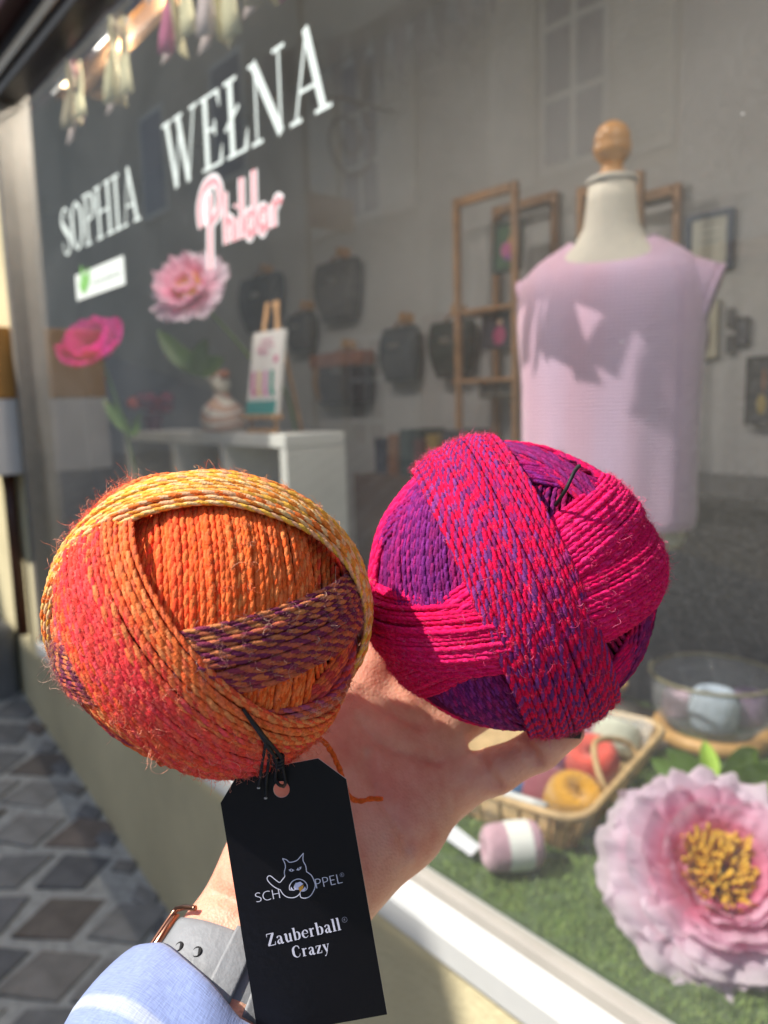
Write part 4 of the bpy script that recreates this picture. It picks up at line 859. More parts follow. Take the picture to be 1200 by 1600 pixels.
# the neckline dips at the front
kk = np.arange(n)*2*math.pi/n
for i in range(len(prof)-4, len(prof)):
    f = (i-(len(prof)-5))/4; dip = np.maximum(0, -np.sin(kk))**2; rings[i, :, 2] -= f*.05*dip
V, F = loft(rings); o = mesh('body', V, F, knit, top); md = o.modifiers.new('thick', 'SOLIDIFY'); md.thickness = .006; md.offset = 1; s2 = o.modifiers.new('sub', 'SUBSURF'); s2.levels = 1; s2.render_levels = 1
V, F = tube_arr(np.vstack([rings[-1], rings[-1][:1]]), .006, 8, False); mesh('neckband', V, F, knit, top)
V, F = tube_arr(np.vstack([rings[0], rings[0][:1]]), .006, 8, False); mesh('hem', V, F, knit, top)
for sx in (-1, 1):
    rr = []
    for k in range(7):
        f = k/6; cx = sx*(.105+(.085 if sx > 0 else .062)*f); a_ = .066-.004*f; b_ = .078-.022*f; cz = zv(392+20*f+8*f*f)-z0-a_
        ring = []
        for q in range(28):
            th = 2*math.pi*q/28; ring.append((cx+sx*.022*math.sin(th)*f, .004+b_*math.cos(th), cz+a_*math.sin(th)*(1 if math.sin(th) > 0 else 1.25)))
        rr.append(ring)
    V, F = loft(rr); o = mesh('cap_sleeve', V, F, knit, top); md = o.modifiers.new('thick', 'SOLIDIFY'); md.thickness = .006; md.offset = 0
    V, F = tube_arr(np.vstack([rr[-1], rr[-1][:1]]), .006, 8, False); mesh('sleeve_band', V, F, knit, top)

# ================================================================== FOREGROUND: yarn balls, hand, tag
yarn_m, t, b = new_mat('plied wool'); a_ = nd(t, 'ShaderNodeAttribute', attribute_name='Col')
tc = nd(t, 'ShaderNodeTexCoord'); no = nd(t, 'ShaderNodeTexNoise', inp={'Scale': 900., 'Detail': 3.}); t.links.new(tc.outputs['Object'], no.inputs['Vector'])
rp = nd(t, 'ShaderNodeMapRange', inp={1: .3, 2: .75, 3: .72, 4: 1.22}); t.links.new(no.outputs['Fac'], rp.inputs[0])
vm = nd(t, 'ShaderNodeVectorMath', operation='SCALE'); t.links.new(a_.outputs['Color'], vm.inputs[0]); t.links.new(rp.outputs[0], vm.inputs['Scale']); t.links.new(vm.outputs[0], b.inputs['Base Color'])
bp = nd(t, 'ShaderNodeBump', inp={'Strength': .7, 'Distance': .0006}); no2 = nd(t, 'ShaderNodeTexNoise', inp={'Scale': 1600., 'Detail': 2.}); t.links.new(tc.outputs['Object'], no2.inputs['Vector']); t.links.new(no2.outputs['Fac'], bp.inputs['Height']); t.links.new(bp.outputs['Normal'], b.inputs['Normal'])
b.inputs['Roughness'].default_value = .8; b.inputs['Specular IOR Level'].default_value = .12
yt = nd(t, 'ShaderNodeBsdfTranslucent'); t.links.new(vm.outputs[0], yt.inputs[0]); ymx = nd(t, 'ShaderNodeMixShader', inp={0: .14})
t.links.new(b.outputs[0], ymx.inputs[1]); t.links.new(yt.outputs[0], ymx.inputs[2]); t.links.new(ymx.outputs[0], t.nodes['Material Output'].inputs[0])

def snoise(n, m, rg):                                   # smooth 1D noise in [0,1]
    k = rg.uniform(0, 1, m+3); x = np.linspace(0, m, n); i = x.astype(int); f = x-i; f = f*f*(3-2*f); return k[i]*(1-f)+k[i+1]*f
def strands(paths, rg, rp=.00080, off=.00023, pitch=.0062, nseg=5):
    """paths: list of (centres, outward normals, colour A (n,3), colour B (n,3)) -> vertices, quads, colours"""
    VV = []; FF = []; CC = []; base = 0
    ang = np.arange(nseg)*2*math.pi/nseg
    for (P, Nn, CA, CB) in paths:
        n = len(P); T = np.gradient(P, axis=0); ds = np.linalg.norm(T, axis=1); T /= ds[:, None]+1e-12; s = np.concatenate([[0], np.cumsum(ds[:-1])])
        Bn = np.cross(T, Nn); Bn /= np.linalg.norm(Bn, axis=1)[:, None]+1e-12; Nn = np.cross(Bn, T)
        ph = 2*math.pi*s/(pitch*rg.uniform(.9, 1.12))+rg.uniform(0, 6.28)
        thick = rg.uniform(.86, 1.18)
        for k, C in ((0, CA), (1, CB)):
            c = P+off*(np.cos(ph+k*math.pi)[:, None]*Nn+np.sin(ph+k*math.pi)[:, None]*Bn)
            r = rp*thick*(.8+.4*snoise(n, max(4, n//9), rg))
            ring = c[:, None, :]+r[:, None, None]*(np.cos(ang)[None, :, None]*Nn[:, None, :]+np.sin(ang)[None, :, None]*Bn[:, None, :])
            VV.append(ring.reshape(-1, 3)); CC.append(np.repeat(C, nseg, axis=0))
            i = np.arange(n-1)[:, None]*nseg; j = np.arange(nseg)[None, :]; j2 = (j+1) % nseg
            FF.append(np.stack([i+j, i+j2, i+nseg+j2, i+nseg+j], -1).reshape(-1, 4)+base); base += n*nseg
    return np.vstack(VV), np.vstack(FF), np.vstack(CC)
def pick(pal, f):
    pal = [np.minimum(lin(c)*1.18, .95) for c in pal]; f = np.clip(f, 0, .9999)*(len(pal)-1); i = f.astype(int) if isinstance(f, np.ndarray) else int(f)
    pal = np.array(pal); fr_ = (f-i)[:, None] if isinstance(f, np.ndarray) else f-i
    return pal[i]*(1-fr_)+pal[np.minimum(i+1, len(pal)-1)]*fr_
class Ball:
    def __init__(s, name_label, uc, vc, D, Rpx, r_out, seed):
        s.c = W(uc, vc, D); s.uc, s.vc, s.Rpx = uc, vc, Rpx; s.r = r_out; s.rg = np.random.default_rng(seed)
        ez = CAM-s.c; ez /= np.linalg.norm(ez); ex = np.cross(UPV, ez); ex /= np.linalg.norm(ex); ey = np.cross(ez, ex); s.B = np.stack([ex, ey, ez], 1)
        s.t = thing('yarn_ball', name_label, 'yarn', tuple(s.c)); s.surf = []
    def pt(s, u, v):
        x = (u-s.uc)/s.Rpx; y = -(v-s.vc)/s.Rpx; q = x*x+y*y
        if q > .985: x, y = x*math.sqrt(.985/q), y*math.sqrt(.985/q); q = .985
        return np.array([x, y, math.sqrt(1-q)])
    def band(s, pts, hw, layer, palA, palB, label, bulge=.0016, step=.00116, spacing=.00146, grad=1., full=False, wob=.00025, jit=.0002, fan=0., zmin=-.75, pitch=.0064):
        p = [s.pt(*q) for q in pts]
        if len(p) == 2: n = np.cross(p[0], p[1])
        else: n = np.cross(p[1]-p[0], p[2]-p[0])
        n /= np.linalg.norm(n); c = n@p[0]
        mid = p[1] if len(p) > 2 else p[0]+p[1]
        e1 = mid-n*(n@mid); e1 /= np.linalg.norm(e1); e2 = np.cross(n, e1)
        h = hw/s.Rpx; r0 = s.r-.0052+layer; paths = []; ns = max(2, int(round(2*h*s.r/spacing))); rg = s.rg
        for k in range(ns):
            f = (k+.5)/ns*2-1; o0 = c+f*h
            if abs(o0) > .97: continue
            rr = r0+bulge*(1-f*f)**.8+rg.normal(0, .00012); rad = math.sqrt(1-o0*o0)
            m = max(12, int(2*math.pi*rad*rr/step)); th = np.linspace(-math.pi, math.pi, m)
            tl = rg.normal(0, .0045) if not full else rg.normal(0, .004)
            o_ = o0+tl*np.sin(th+rg.uniform(0, 6.28))+fan*f*h*(1-np.cos(th))*.5+(snoise(m, 10, rg)-.5)*2*wob/s.r+rg.normal(0, jit/s.r)*.4
            rad_ = np.sqrt(np.clip(1-o_**2, .05, 1)); Nn = n[None]*o_[:, None]+rad_[:, None]*(np.cos(th)[:, None]*e1+np.sin(th)[:, None]*e2)
            P = Nn*(rr+(snoise(m, 18, rg)-.5)[:, None]*.0010)
            g = np.clip((f*.5+.5)*grad+(snoise(m, 7, rg)-.5)*.55+rg.normal(0, .08), 0, 1); g2 = np.clip((f*.5+.5)*grad+(snoise(m, 9, rg)-.5)*.7, 0, 1)
            CA = pick(palA, g)*(.88+.24*snoise(m, max(4, m//6), rg))[:, None]; CB = pick(palB, g2)*(.88+.24*snoise(m, max(4, m//6), rg))[:, None]
            keep = Nn[:, 2] > zmin
            if full or keep.all(): paths.append((P, Nn, CA, CB)); continue
            ix = np.where(keep)[0]
            if len(ix) < 8: continue
            for seg in np.split(ix, np.where(np.diff(ix) > 1)[0]+1):
                if len(seg) > 8: paths.append((P[seg], Nn[seg], CA[seg], CB[seg]))
            s.surf.append((Nn[keep][::6], P[keep][::6], CA[keep][::6]))
        V, F, C = strands(paths, rg, pitch=pitch)
        o = mesh('yarn_band', V@s.B.T, F, yarn_m, s.t, attrs=C)
        if label: o['label'] = label
        return o
    def core(s, col):
        r = s.r-.0062; m = MB(); m.lathe([(r*math.sin(math.pi*j/24)+1e-6, -r*math.cos(math.pi*j/24)) for j in range(25)], 40); m.build('core', pm('wool core '+col, col, .95, .2, 200), s.t, True)
    def fuzz(s, n, tint, lmax=.011, stray=False):
        rg = s.rg; N_ = np.vstack([a for a, _, _ in s.surf]); P_ = np.vstack([a for _, a, _ in s.surf]); C_ = np.vstack([a for _, _, a in s.surf])
        rr = np.linalg.norm(P_, axis=1); w_ = (rr > np.quantile(rr, .35)); w_ = w_*np.where(np.abs(N_[:, 2]) < .35, 6. if stray else 2., 1.); w_ /= w_.sum()
        ii = rg.choice(len(N_), n, p=w_); K = 12 if stray else 6
        Nn, P = N_[ii], P_[ii]; un = lambda q: q/np.linalg.norm(q, axis=1)[:, None]
        d_ = un(Nn*rg.uniform(.0, .6, (n, 1))+rg.normal(0, .8, (n, 3))); cur = rg.normal(0, 2.4, (n, 3))
        L = np.where(rg.uniform(0, 1, n) < .06, lmax*rg.beta(1.5, 2.5, n), .0012+.0024*rg.uniform(0, 1, n)); L = lmax*(.3+.7*rg.beta(1.3, 2., n)) if stray else L
        if stray: d_ = un(d_+Nn*.35); cur = cur*.45
        q = P+Nn*.0006; pts = [q]; lo_ = np.linalg.norm(P, axis=1)+.0007
        for k in range(K-1):
            d_ = un(d_+np.cross(cur, d_)*.28+rg.normal(0, .15, (n, 3))); q = q+d_*(L/(K-1))[:, None]; rq = np.linalg.norm(q, axis=1); q = q*(np.maximum(rq, lo_)/rq)[:, None]; pts.append(q)
        Q = np.stack(pts, 1); T = np.gradient(Q, axis=1); T /= np.linalg.norm(T, axis=2)[..., None]+1e-12
        A_ = np.cross(T, un(rg.normal(0, 1, (n, 3)))[:, None, :]); A_ /= np.linalg.norm(A_, axis=2)[..., None]+1e-12
        r = np.full(n, .00007 if stray else .00006)[:, None, None]*np.linspace(1, .5, K)[None, :, None]
        ring = np.stack([Q-r*A_, Q+r*A_], 2); VV = [ring.reshape(-1, 3)]; k = np.arange(K-1)*2
        f1 = np.stack([k, k+1, k+3, k+2], -1); FF = [(f1[None]+(np.arange(n)*K*2)[:, None, None]).reshape(-1, 4)]
        CC = [np.repeat(C_[ii]*(.45 if stray else .75)+lin(tint)*(.55 if stray else .25), K*2, axis=0)]
        K = 6
        o = mesh('fuzz', np.vstack(VV)@s.B.T, np.vstack(FF), yarn_m, s.t, attrs=np.vstack(CC)); o['kind'] = 'stuff'

def mixp(a, b, f): return ['#%02x%02x%02x' % tuple(int(int(x[i:i+2], 16)*(1-f)+int(y[i:i+2], 16)*f) for i in (1, 3, 5)) for x, y in zip(a, b)]
LB = Ball('orange, coral and yellow marled wool ball held on the left', 334, 967, .264, 242, .0508, 11)
CO = ['#f05e30', '#ea4a3a', '#e64048', '#ea4e3e', '#ee6238', '#ee743c']; CO2 = ['#f07444', '#ea5448', '#e85058', '#ea5e4a', '#ee7848', '#f08c54']
YE = ['#f48a3c', '#f6a844', '#f4b44a', '#f6a044', '#f27838']; YE2 = ['#f8b084', '#f8c488', '#f6b86c', '#f8b488', '#f28c58']
LB.core('#8c3418')
LB.band([(376, 830), (372, 900), (374, 990)], 232, 0, ['#e24c2e', '#f8662e', '#fa5c28', '#fa642a', '#fa6026', '#ea5032'], ['#ea5638', '#fa743a', '#fa6830', '#fa783c', '#fc7e42', '#e8543e'], 'orange vertical strands', bulge=.0004, full=True)
LB.band([(374, 860), (378, 1010)], 118, .0018, ['#e84e2c', '#fa6630', '#fc5c28', '#fa6a2e', '#fa622a'], ['#f06a3c', '#fa7a40', '#fa6a34', '#fc8448', '#fa7440'], 'full orange bundle in the middle', bulge=.0019, zmin=-.3)
LB.band([(400, 1160), (566, 1100)], 46, .0032, ['#dc5a34', '#de5634', '#d84a40'], ['#e8944e', '#e48a54', '#b8506a'], 'coral and peach strands under the ball')
LB.band([(180, 1140), (390, 1212)], 46, .0006, ['#dc5a26', '#e0622c', '#d84e34'], ['#e2702e', '#e47c3c', '#d85644'], None)
LB.band([(100, 1080), (290, 1165)], 30, .0010, ['#8a3448', '#a83c48', '#c8463c'], ['#d8643c', '#c85450', '#dc6c3c'], None)
LB.band([(312, 1030), (568, 935)], 52, .0040, ['#9a3c48', '#863450', '#743050', '#803448'], ['#c86a44', '#b85a48', '#c0684a', '#d08450'], 'plum and tan marled band')
LB.band([(392, 1112), (560, 1080)], 18, .0036, ['#dc7a3c', '#c85a48'], ['#e8a460', '#a85070'], None)
LB.band([(160, 890), (392, 1165)], 84, .0058, CO, CO2, 'wide coral red band', bulge=.0020)
LB.band([(345, 776), (578, 945)], 50, .0064, YE[::-1], YE2, 'golden yellow top band', bulge=.0018)
LB.fuzz(24000, '#f0c8a0'); LB.fuzz(2000, '#f2d4b0', .011, True)
# loose end
le = [W(492, 1150, .275), W(512, 1165, .280), W(530, 1200, .284), W(543, 1240, .287), W(560, 1251, .288), W(580, 1248, .289), W(598, 1248, .290)]
lp = crom(le, 24); nn = np.tile(-FWD, (len(lp), 1)); cA = np.tile(lin('#e2662a'), (len(lp), 1)); V, F, C = strands([(lp, nn, cA, cA*1.15)], LB.rg)
mesh('loose_end', V, F, yarn_m, LB.t, attrs=C, world=True)

RB = Ball('crimson and purple marled wool ball held on the right', 796, 911, .304, 234, .0577, 23)
CR = ['#d80d52', '#de1258', '#e21a60', '#d20a4c']; CR2 = ['#e21858', '#e82a70', '#dc145a', '#d81050']
RB.core('#5a0a34')
RB.band([(690, 820), (690, 880), (700, 960)], 228, 0, ['#8a1452', '#7c185a', '#611a5c', '#641852', '#7a1448', '#8a1044'], ['#9c1e62', '#882468', '#742670', '#82205e', '#981852', '#980f44'], 'purple vertical strands', bulge=.0004, full=True)
RB.band([(676, 830), (690, 960)], 82, .0014, ['#86185c', '#7a1c66', '#641c62', '#701a58', '#8a1450'], ['#a8206a', '#8e2a74', '#7c2c7c', '#8c2468', '#a01a58'], 'purple bundle on the left', bulge=.0014, zmin=-.3)
RB.band([(640, 1075), (860, 1128)], 56, .0006, ['#54143e', '#601646', '#741248'], ['#6a184a', '#601e52', '#7c1844'], 'dark purple strands underneath')
RB.band([(600, 820), (720, 748)], 32, .0008, ['#8a1a60', '#a8145a'], ['#7a2a80', '#b01a60'], None)
RB.band([(572, 905), (650, 735)], 34, .0014, CR, CR2, None)
RB.band([(1012, 935), (905, 1100)], 46, .0008, CR, ['#b81a58', '#a8205e', '#c81450'], None)
RB.band([(1034, 885), (890, 950)], 50, .0016, CR, CR2, 'crimson strands on the right flank')
RB.band([(760, 694), (905, 765)], 36, .0016, ['#9a1a5c', '#66205a', '#a8144e'], ['#b81448', '#7c2c6c', '#7a1a58'], 'purple and magenta strands on top')
RB.band([(985, 775), (850, 900)], 58, .0026, ['#e0105a', '#e81860', '#e41456'], ['#ea2068', '#ee2c74', '#de1458'], 'bright crimson band', bulge=.0024)
RB.band([(588, 988), (790, 982)], 52, .0039, ['#e0125a', '#e6185e', '#d61054'], CR2, 'crimson band across the front', bulge=.0024)
RB.band([(715, 718), (885, 1085)], 66, .0048, ['#b81242', '#b81046', '#b0144c'], ['#8a2064', '#7c3c88', '#a81c50'], None, spacing=.0019, zmin=-.2)
RB.band([(715, 718), (885, 1085)], 70, .0056, ['#dc1242', '#d81046', '#de144c', '#d40f42', '#d8104a'], ['#962468', '#843c84', '#6c2868', '#96205e', '#78347a', '#a02058'], 'wide red and violet marled band', bulge=.0018, pitch=.0068, spacing=.00138)
RB.fuzz(18000, '#d890b0', .008); RB.fuzz(1300, '#e8a0c0', .008, True)
P_ = [W(868, 790, .256), W(884, 765, .252), W(897, 738, .253), W(905, 728, .258)]
MB().tube(crom(P_, 6), .0007, 6).build('black_tie', pm('black cord', '#0d0c0c', .6, .2, 100), RB.t, True, True)
tag2 = MB().box((-.006, -.0004, -.006), (.006, .0004, .006)); o = tag2.build('tag_corner', pm('tag black', '#0b0a0d', .4, .1, 10), RB.t); o.location = tuple(W(888, 1133, .318)-RB.c)
o.rotation_euler = (.2, .1, math.radians(50))

# ---- hand and forearm
def cpt(u, v, D): return np.array([(u-600)/1200*D, -(v-800)/1200*D, D])
S = SDF((-.21, -.30, .17), (.13, .09, .47), .0016)
fa0, fa1, wr = cpt(170, 2060, .20), cpt(375, 1540, .278), cpt(446, 1388, .297)
axv = wr-fa1; side = np.cross(axv, [0, 0, 1]); side /= np.linalg.norm(side); dep = np.cross(side, axv); dep /= np.linalg.norm(dep)
S.cone(fa0, .036, fa1, .0285, .01, flat=(dep, 1.25)); S.cone(fa1, .0285, wr, .0262, .01, flat=(dep, 1.25))
mc = {'index': (cpt(432, 1372, .300), cpt(574, 1030, .352)), 'middle': (cpt(446, 1384, .300), cpt(636, 1088, .352)), 'ring': (cpt(462, 1394, .299), cpt(676, 1152, .348)), 'pinky': (cpt(484, 1406, .298), cpt(692, 1238, .340))}
for k, (a, b_) in mc.items(): S.cone(a, .0150, b_, .0118 if k != 'pinky' else .0105, .016)
S.cone(cpt(505, 1385, .298), .0170, cpt(628, 1285, .323), .0150, .014)          # heel of the hand, little-finger side
S.cone(cpt(628, 1285, .323), .0150, cpt(678, 1228, .336), .0112, .012)
S.cone(cpt(452, 1345, .297), .0165, cpt(455, 1225, .318), .0175, .014)          # ball of the thumb
S.cone(cpt(600, 1150, .356), .012, cpt(520, 1270, .335), .015, .016)
fingers = {
 'thumb': [(452, 1240, .322, .0155), (385, 1150, .350, .0125), (300, 1085, .366, .0105), (225, 1050, .362, .0085)],
 'index': [(574, 1030, .352, .0112), (622, 900, .386, .0094), (662, 830, .392, .0084), (690, 780, .386, .0072)],
 'middle': [(636, 1088, .352, .0112), (735, 945, .398, .0096), (815, 840, .402, .0086), (872, 770, .386, .0074)],
 'ring': [(676, 1152, .348, .0108), (790, 1085, .385, .0094), (885, 1010, .396, .0084), (950, 950, .388, .0072)],
 'pinky': [(692, 1238, .339, .0102), (775, 1204, .337, .0094), (843, 1170, .332, .0086), (890, 1143, .326, .0068)]}
for k, ch in fingers.items():
    for i in range(len(ch)-1): S.cone(cpt(*ch[i][:3]), ch[i][3], cpt(*ch[i+1][:3]), ch[i+1][3], .0045 if i else .009)
S.smooth(2)
# creases pressed into the palm and fingers
def crease(pts, r=.0011, k=.0022):
    q = crom([cpt(*p) for p in pts], 5)
    # pull each point on to the skin along the line of sight
    for j in range(len(q)-1):
        a, b_ = q[j].copy(), q[j+1].copy(); S.cone(a, r, b_, r, k, sub=True)
def skin_depth(u, v):
    D = np.linspace(.25, .42, 340); P = np.stack([(u-600)/1200*D, -(v-800)/1200*D, D], 1); ix = np.round((P-S.org)/S.h).astype(int)
    ok = ((ix >= 0) & (ix < np.array(S.f.shape))).all(1); f = np.where(ok, S.f[tuple(np.clip(ix, 0, np.array(S.f.shape)-1).T)], 1); h_ = np.where(f < 0)[0]
    return D[h_[0]] if len(h_) else None
for line, r in (([(816, 1150), (828, 1172), (842, 1196)], .0010), ([(750, 1180), (760, 1206), (778, 1230)], .0010), 
        ([(560, 1120), (596, 1160), (650, 1180), (690, 1190)], .0009), ([(575, 1180), (590, 1235), (625, 1290), (640, 1330)], .0010), ([(560, 1075), (600, 1105), (660, 1135)], .0008), ([(330, 1392), (372, 1410), (420, 1446)], .0007)):
    pts = []
    for (u, v) in line:
        d_ = skin_depth(u, v)
        if d_: pts.append((u, v, d_-.0002))
    if len(pts) > 1: crease(pts, r*1.7, .0024)
V, F = S.build()
Vw = CAM+V[:, :1]*RGT+V[:, 1:2]*UPV+V[:, 2:3]*FWD
pers = thing('person', 'left hand and forearm in pale blue sleeve, palm up holding two wool balls', 'person', tuple(W(352, 1540, .278)))
sk_m, t, b = new_mat('skin'); tc = nd(t, 'ShaderNodeTexCoord')
n1 = nd(t, 'ShaderNodeTexNoise', inp={'Scale': 38., 'Detail': 6., 'Roughness': .65}); t.links.new(tc.outputs['Object'], n1.inputs['Vector'])
r = nd(t, 'ShaderNodeValToRGB'); r.color_ramp.elements[0].position = .32; r.color_ramp.elements[1].position = .7; r.color_ramp.elements[0].color = (*lin('#d88870'), 1); r.color_ramp.elements[1].color = (*lin('#eeb89c'), 1)
t.links.new(n1.outputs['Fac'], r.inputs[0]); t.links.new(r.outputs[0], b.inputs['Base Color']); b.inputs['Roughness'].default_value = .5; b.inputs['Specular IOR Level'].default_value = .35
b.inputs['Subsurface Weight'].default_value = .35; b.inputs['Subsurface Radius'].default_value = (.006, .0022, .0012); b.inputs['Subsurface Scale'].default_value = 1.
n2 = nd(t, 'ShaderNodeTexVoronoi', inp={'Scale': 900.}); t.links.new(tc.outputs['Object'], n2.inputs['Vector']); n3 = nd(t, 'ShaderNodeTexNoise', inp={'Scale': 260., 'Detail': 5.}); t.links.new(tc.outputs['Object'], n3.inputs['Vector'])
ad = nd(t, 'ShaderNodeMath', operation='MULTIPLY_ADD', inp={1: 1.5}); t.links.new(n3.outputs['Fac'], ad.inputs[0]); t.links.new(n2.outputs['Distance'], ad.inputs[2])
bp = nd(t, 'ShaderNodeBump', inp={'Strength': .42, 'Distance': .0005}); t.links.new(ad.outputs[0], bp.inputs['Height']); t.links.new(bp.outputs['Normal'], b.inputs['Normal'])
body = mesh('body', Vw, F, sk_m, pers, world=True)
sm = body.modifiers.new('smooth', 'SMOOTH'); sm.factor = .5; sm.iterations = 3
# sleeve
def to_w(p): return CAM+p[0]*RGT+p[1]*UPV+p[2]*FWD
slv, t, b = new_mat('pale blue cotton'); uvn = nd(t, 'ShaderNodeUVMap'); sp = nd(t, 'ShaderNodeSeparateXYZ'); t.links.new(uvn.outputs[0], sp.inputs[0])
r = nd(t, 'ShaderNodeValToRGB'); r.color_ramp.interpolation = 'LINEAR'; cr = r.color_ramp; blue = (*lin('#8595c2'), 1); wht = (*lin('#a9b2c8'), 1)
cr.elements[0].color = blue; cr.elements[0].position = 0; cr.elements[1].color = blue; cr.elements[1].position = 1
for p_, c_ in ((.112, blue), (.118, wht), (.138, wht), (.144, blue), (.44, blue), (.45, wht), (.485, wht), (.495, blue)): e = cr.elements.new(p_); e.color = c_
t.links.new(sp.outputs[1], r.inputs[0])
w1 = nd(t, 'ShaderNodeTexNoise', inp={'Scale': 1.0, 'Detail': 3.}); mpn = nd(t, 'ShaderNodeMapping', inp={'Scale': (420., 40., 1.)}); t.links.new(uvn.outputs[0], mpn.inputs[0]); t.links.new(mpn.outputs[0], w1.inputs['Vector'])
w2 = nd(t, 'ShaderNodeTexNoise', inp={'Scale': 1.0, 'Detail': 3.}); mpn2 = nd(t, 'ShaderNodeMapping', inp={'Scale': (60., 420., 1.)}); t.links.new(uvn.outputs[0], mpn2.inputs[0]); t.links.new(mpn2.outputs[0], w2.inputs['Vector'])
ad = nd(t, 'ShaderNodeMath', operation='ADD'); t.links.new(w1.outputs['Fac'], ad.inputs[0]); t.links.new(w2.outputs['Fac'], ad.inputs[1])
rg_ = nd(t, 'ShaderNodeMapRange', inp={1: .75, 2: 1.25, 3: .82, 4: 1.14}); t.links.new(ad.outputs[0], rg_.inputs[0]); vm = nd(t, 'ShaderNodeVectorMath', operation='SCALE'); t.links.new(r.outputs[0], vm.inputs[0]); t.links.new(rg_.outputs[0], vm.inputs['Scale'])
t.links.new(vm.outputs[0], b.inputs['Base Color']); bp = nd(t, 'ShaderNodeBump', inp={'Strength': .4, 'Distance': .0004}); t.links.new(ad.outputs[0], bp.inputs['Height']); t.links.new(bp.outputs['Normal'], b.inputs['Normal']); b.inputs['Roughness'].default_value = .85; b.inputs['Sheen Weight'].default_value = .2
axs = (fa0-fa1)/np.linalg.norm(fa0-fa1); s0 = fa1+axs*.027; s1 = fa1+axs*.24; rings = []; UV = []; NS, NR = 72, 44
axs = (s1-s0)/np.linalg.norm(s1-s0); sd = np.cross(axs, [0, 0, 1]); sd /= np.linalg.norm(sd); dp = np.cross(sd, axs); Ls = np.linalg.norm(s1-s0)
for i in range(NR):
    f = (i/(NR-1))**1.4; c_ = s0+axs*Ls*f; ring = []
    for k in range(NS):
        a = 2*math.pi*k/NS; rad = .0375+.008*min(1, f*10)**.7+.012*f+.0015*math.sin(3*a+9*f)+.0014*math.sin(5*a-14*f+1)+.0008*math.sin(9*a+30*f)
        if i == 0: rad -= .001
        sh_ = .010*math.cos(a-math.radians(SLV_PH)) if 'SLV_PH' in globals() else 0
        ring.append(to_w(c_+rad*(math.cos(a)*sd+.86*math.sin(a)*dp)+axs*(-.023*max(math.cos(a), 0)**1.3)*(1-f)**3)); UV.append((k/NS, f*Ls/.16))
    rings.append(ring)
V, F = loft(rings); o = mesh('sleeve', V, F, slv, pers, world=True, uv=UV); md = o.modifiers.new('thick', 'SOLIDIFY'); md.thickness = .0012; md.offset = 1
V, F = tube_arr(np.vstack([rings[0], rings[0][:1]]), .0011, 6, False); mesh('cuff_edge', V, F, pm('cuff seam', '#b4c4e6', .85, .1, 90), pers, world=True)

# ---- watch
wtc = thing('wrist_watch', 'grey leather watch strap with rose gold buckle on the wrist', 'watch', tuple(W(352, 1530, .278)))
lea = pm('grey leather', '#8b8d8f', .5, .12, 90, .12, 260); rose = pm('rose gold', '#a97c66', .28, .08, 20, metal=1.)
aw = (wr-fa1)/np.linalg.norm(wr-fa1)-axs; aw /= np.linalg.norm(aw); sw_ = np.cross(aw, [0, 0, 1]); sw_ /= np.linalg.norm(sw_); dw = np.cross(sw_, aw); dw /= np.linalg.norm(dw)
if dw[2] > 0: dw = -dw                                  # dw faces the camera
wc = fa1-aw*.003
def wpt(a, r, x): r = r+.0006-.12*x; return wc+aw*x+r*(math.cos(a)*sw_+.80*math.sin(a)*dw)
def strap(name, a0, a1, r, th, x0, x1, mat, n=40):
    rings = []
    for k in range(n):
        a = a0+(a1-a0)*k/(n-1); rings.append([to_w(wpt(a, r+dr, x)) for dr, x in ((0, x0), (th, x0+.0006), (th+.0004, x0+.0025), (th+.0004, x1-.0025), (th, x1-.0006), (0, x1))])
    V, F = loft(rings, True, (True, True)); return mesh(name, V, F, mat, wtc, world=True)
sgn = 1 if (sw_@np.array([-1, 0, 0])) > 0 else -1       # angle 0 / pi that lies on the left
aL = 0 if sgn > 0 else math.pi
def ang(d): return aL+(math.radians(d) if sgn > 0 else -math.radians(d))      # degrees from the left limb towards the camera side
strap('strap', ang(-20), ang(205), .0292, .0024, -.0115, .0115, lea, 60)
strap('strap_tail', ang(22), ang(150), .0318, .0020, -.0112, .0112, lea, 40)
strap('keeper', ang(70), ang(84), .0340, .0018, -.0126, .0126, lea, 10)
strap('keeper', ang(92), ang(105), .0340, .0018, -.0126, .0126, lea, 10)
for d_ in (40, 54):
    p = to_w(wpt(ang(d_), .0343, .0)); nrm = to_w(wpt(ang(d_), .05, 0))-p; B = basis(nrm).to_4x4(); B.translation = Vector(p)
    o = MB().lathe([(.0001, -.0002), (.0013, -.0002), (.0015, .0002), (.0018, .0001), (.0020, -.001)], 16).build('strap_hole', pm('strap hole', '#1c1c1d', .8, .1, 50), wtc, True); o.matrix_world = B
P = [to_w(wpt(ang(d_), .0350, x)) for d_, x in ((14, -.0132), (10, -.013), (9, -.006), (9, .006), (10, .013), (14, .0136), (24, .0138), (36, .0137))]
MB().tube(crom(P, 6), .0010, 8).build('buckle_rod', rose, wtc, True, True)
strap('buckle_plate', ang(4), ang(12), .0328, .0018, -.0128, .0128, rose, 8)
m = MB()
for k in range(5):
    for (x0, x1) in ((-.0006, .0006),): 
        a, b2 = to_w(wpt(ang(5), .0352, -.004+k*.0022)), to_w(wpt(ang(10), .0352, -.0034+k*.0022)); m.tube([a, b2], .00025, 4)
m.build('engraving', pm('dark engraving', '#5c3c30', .5, .1, 50), wtc, True, True)

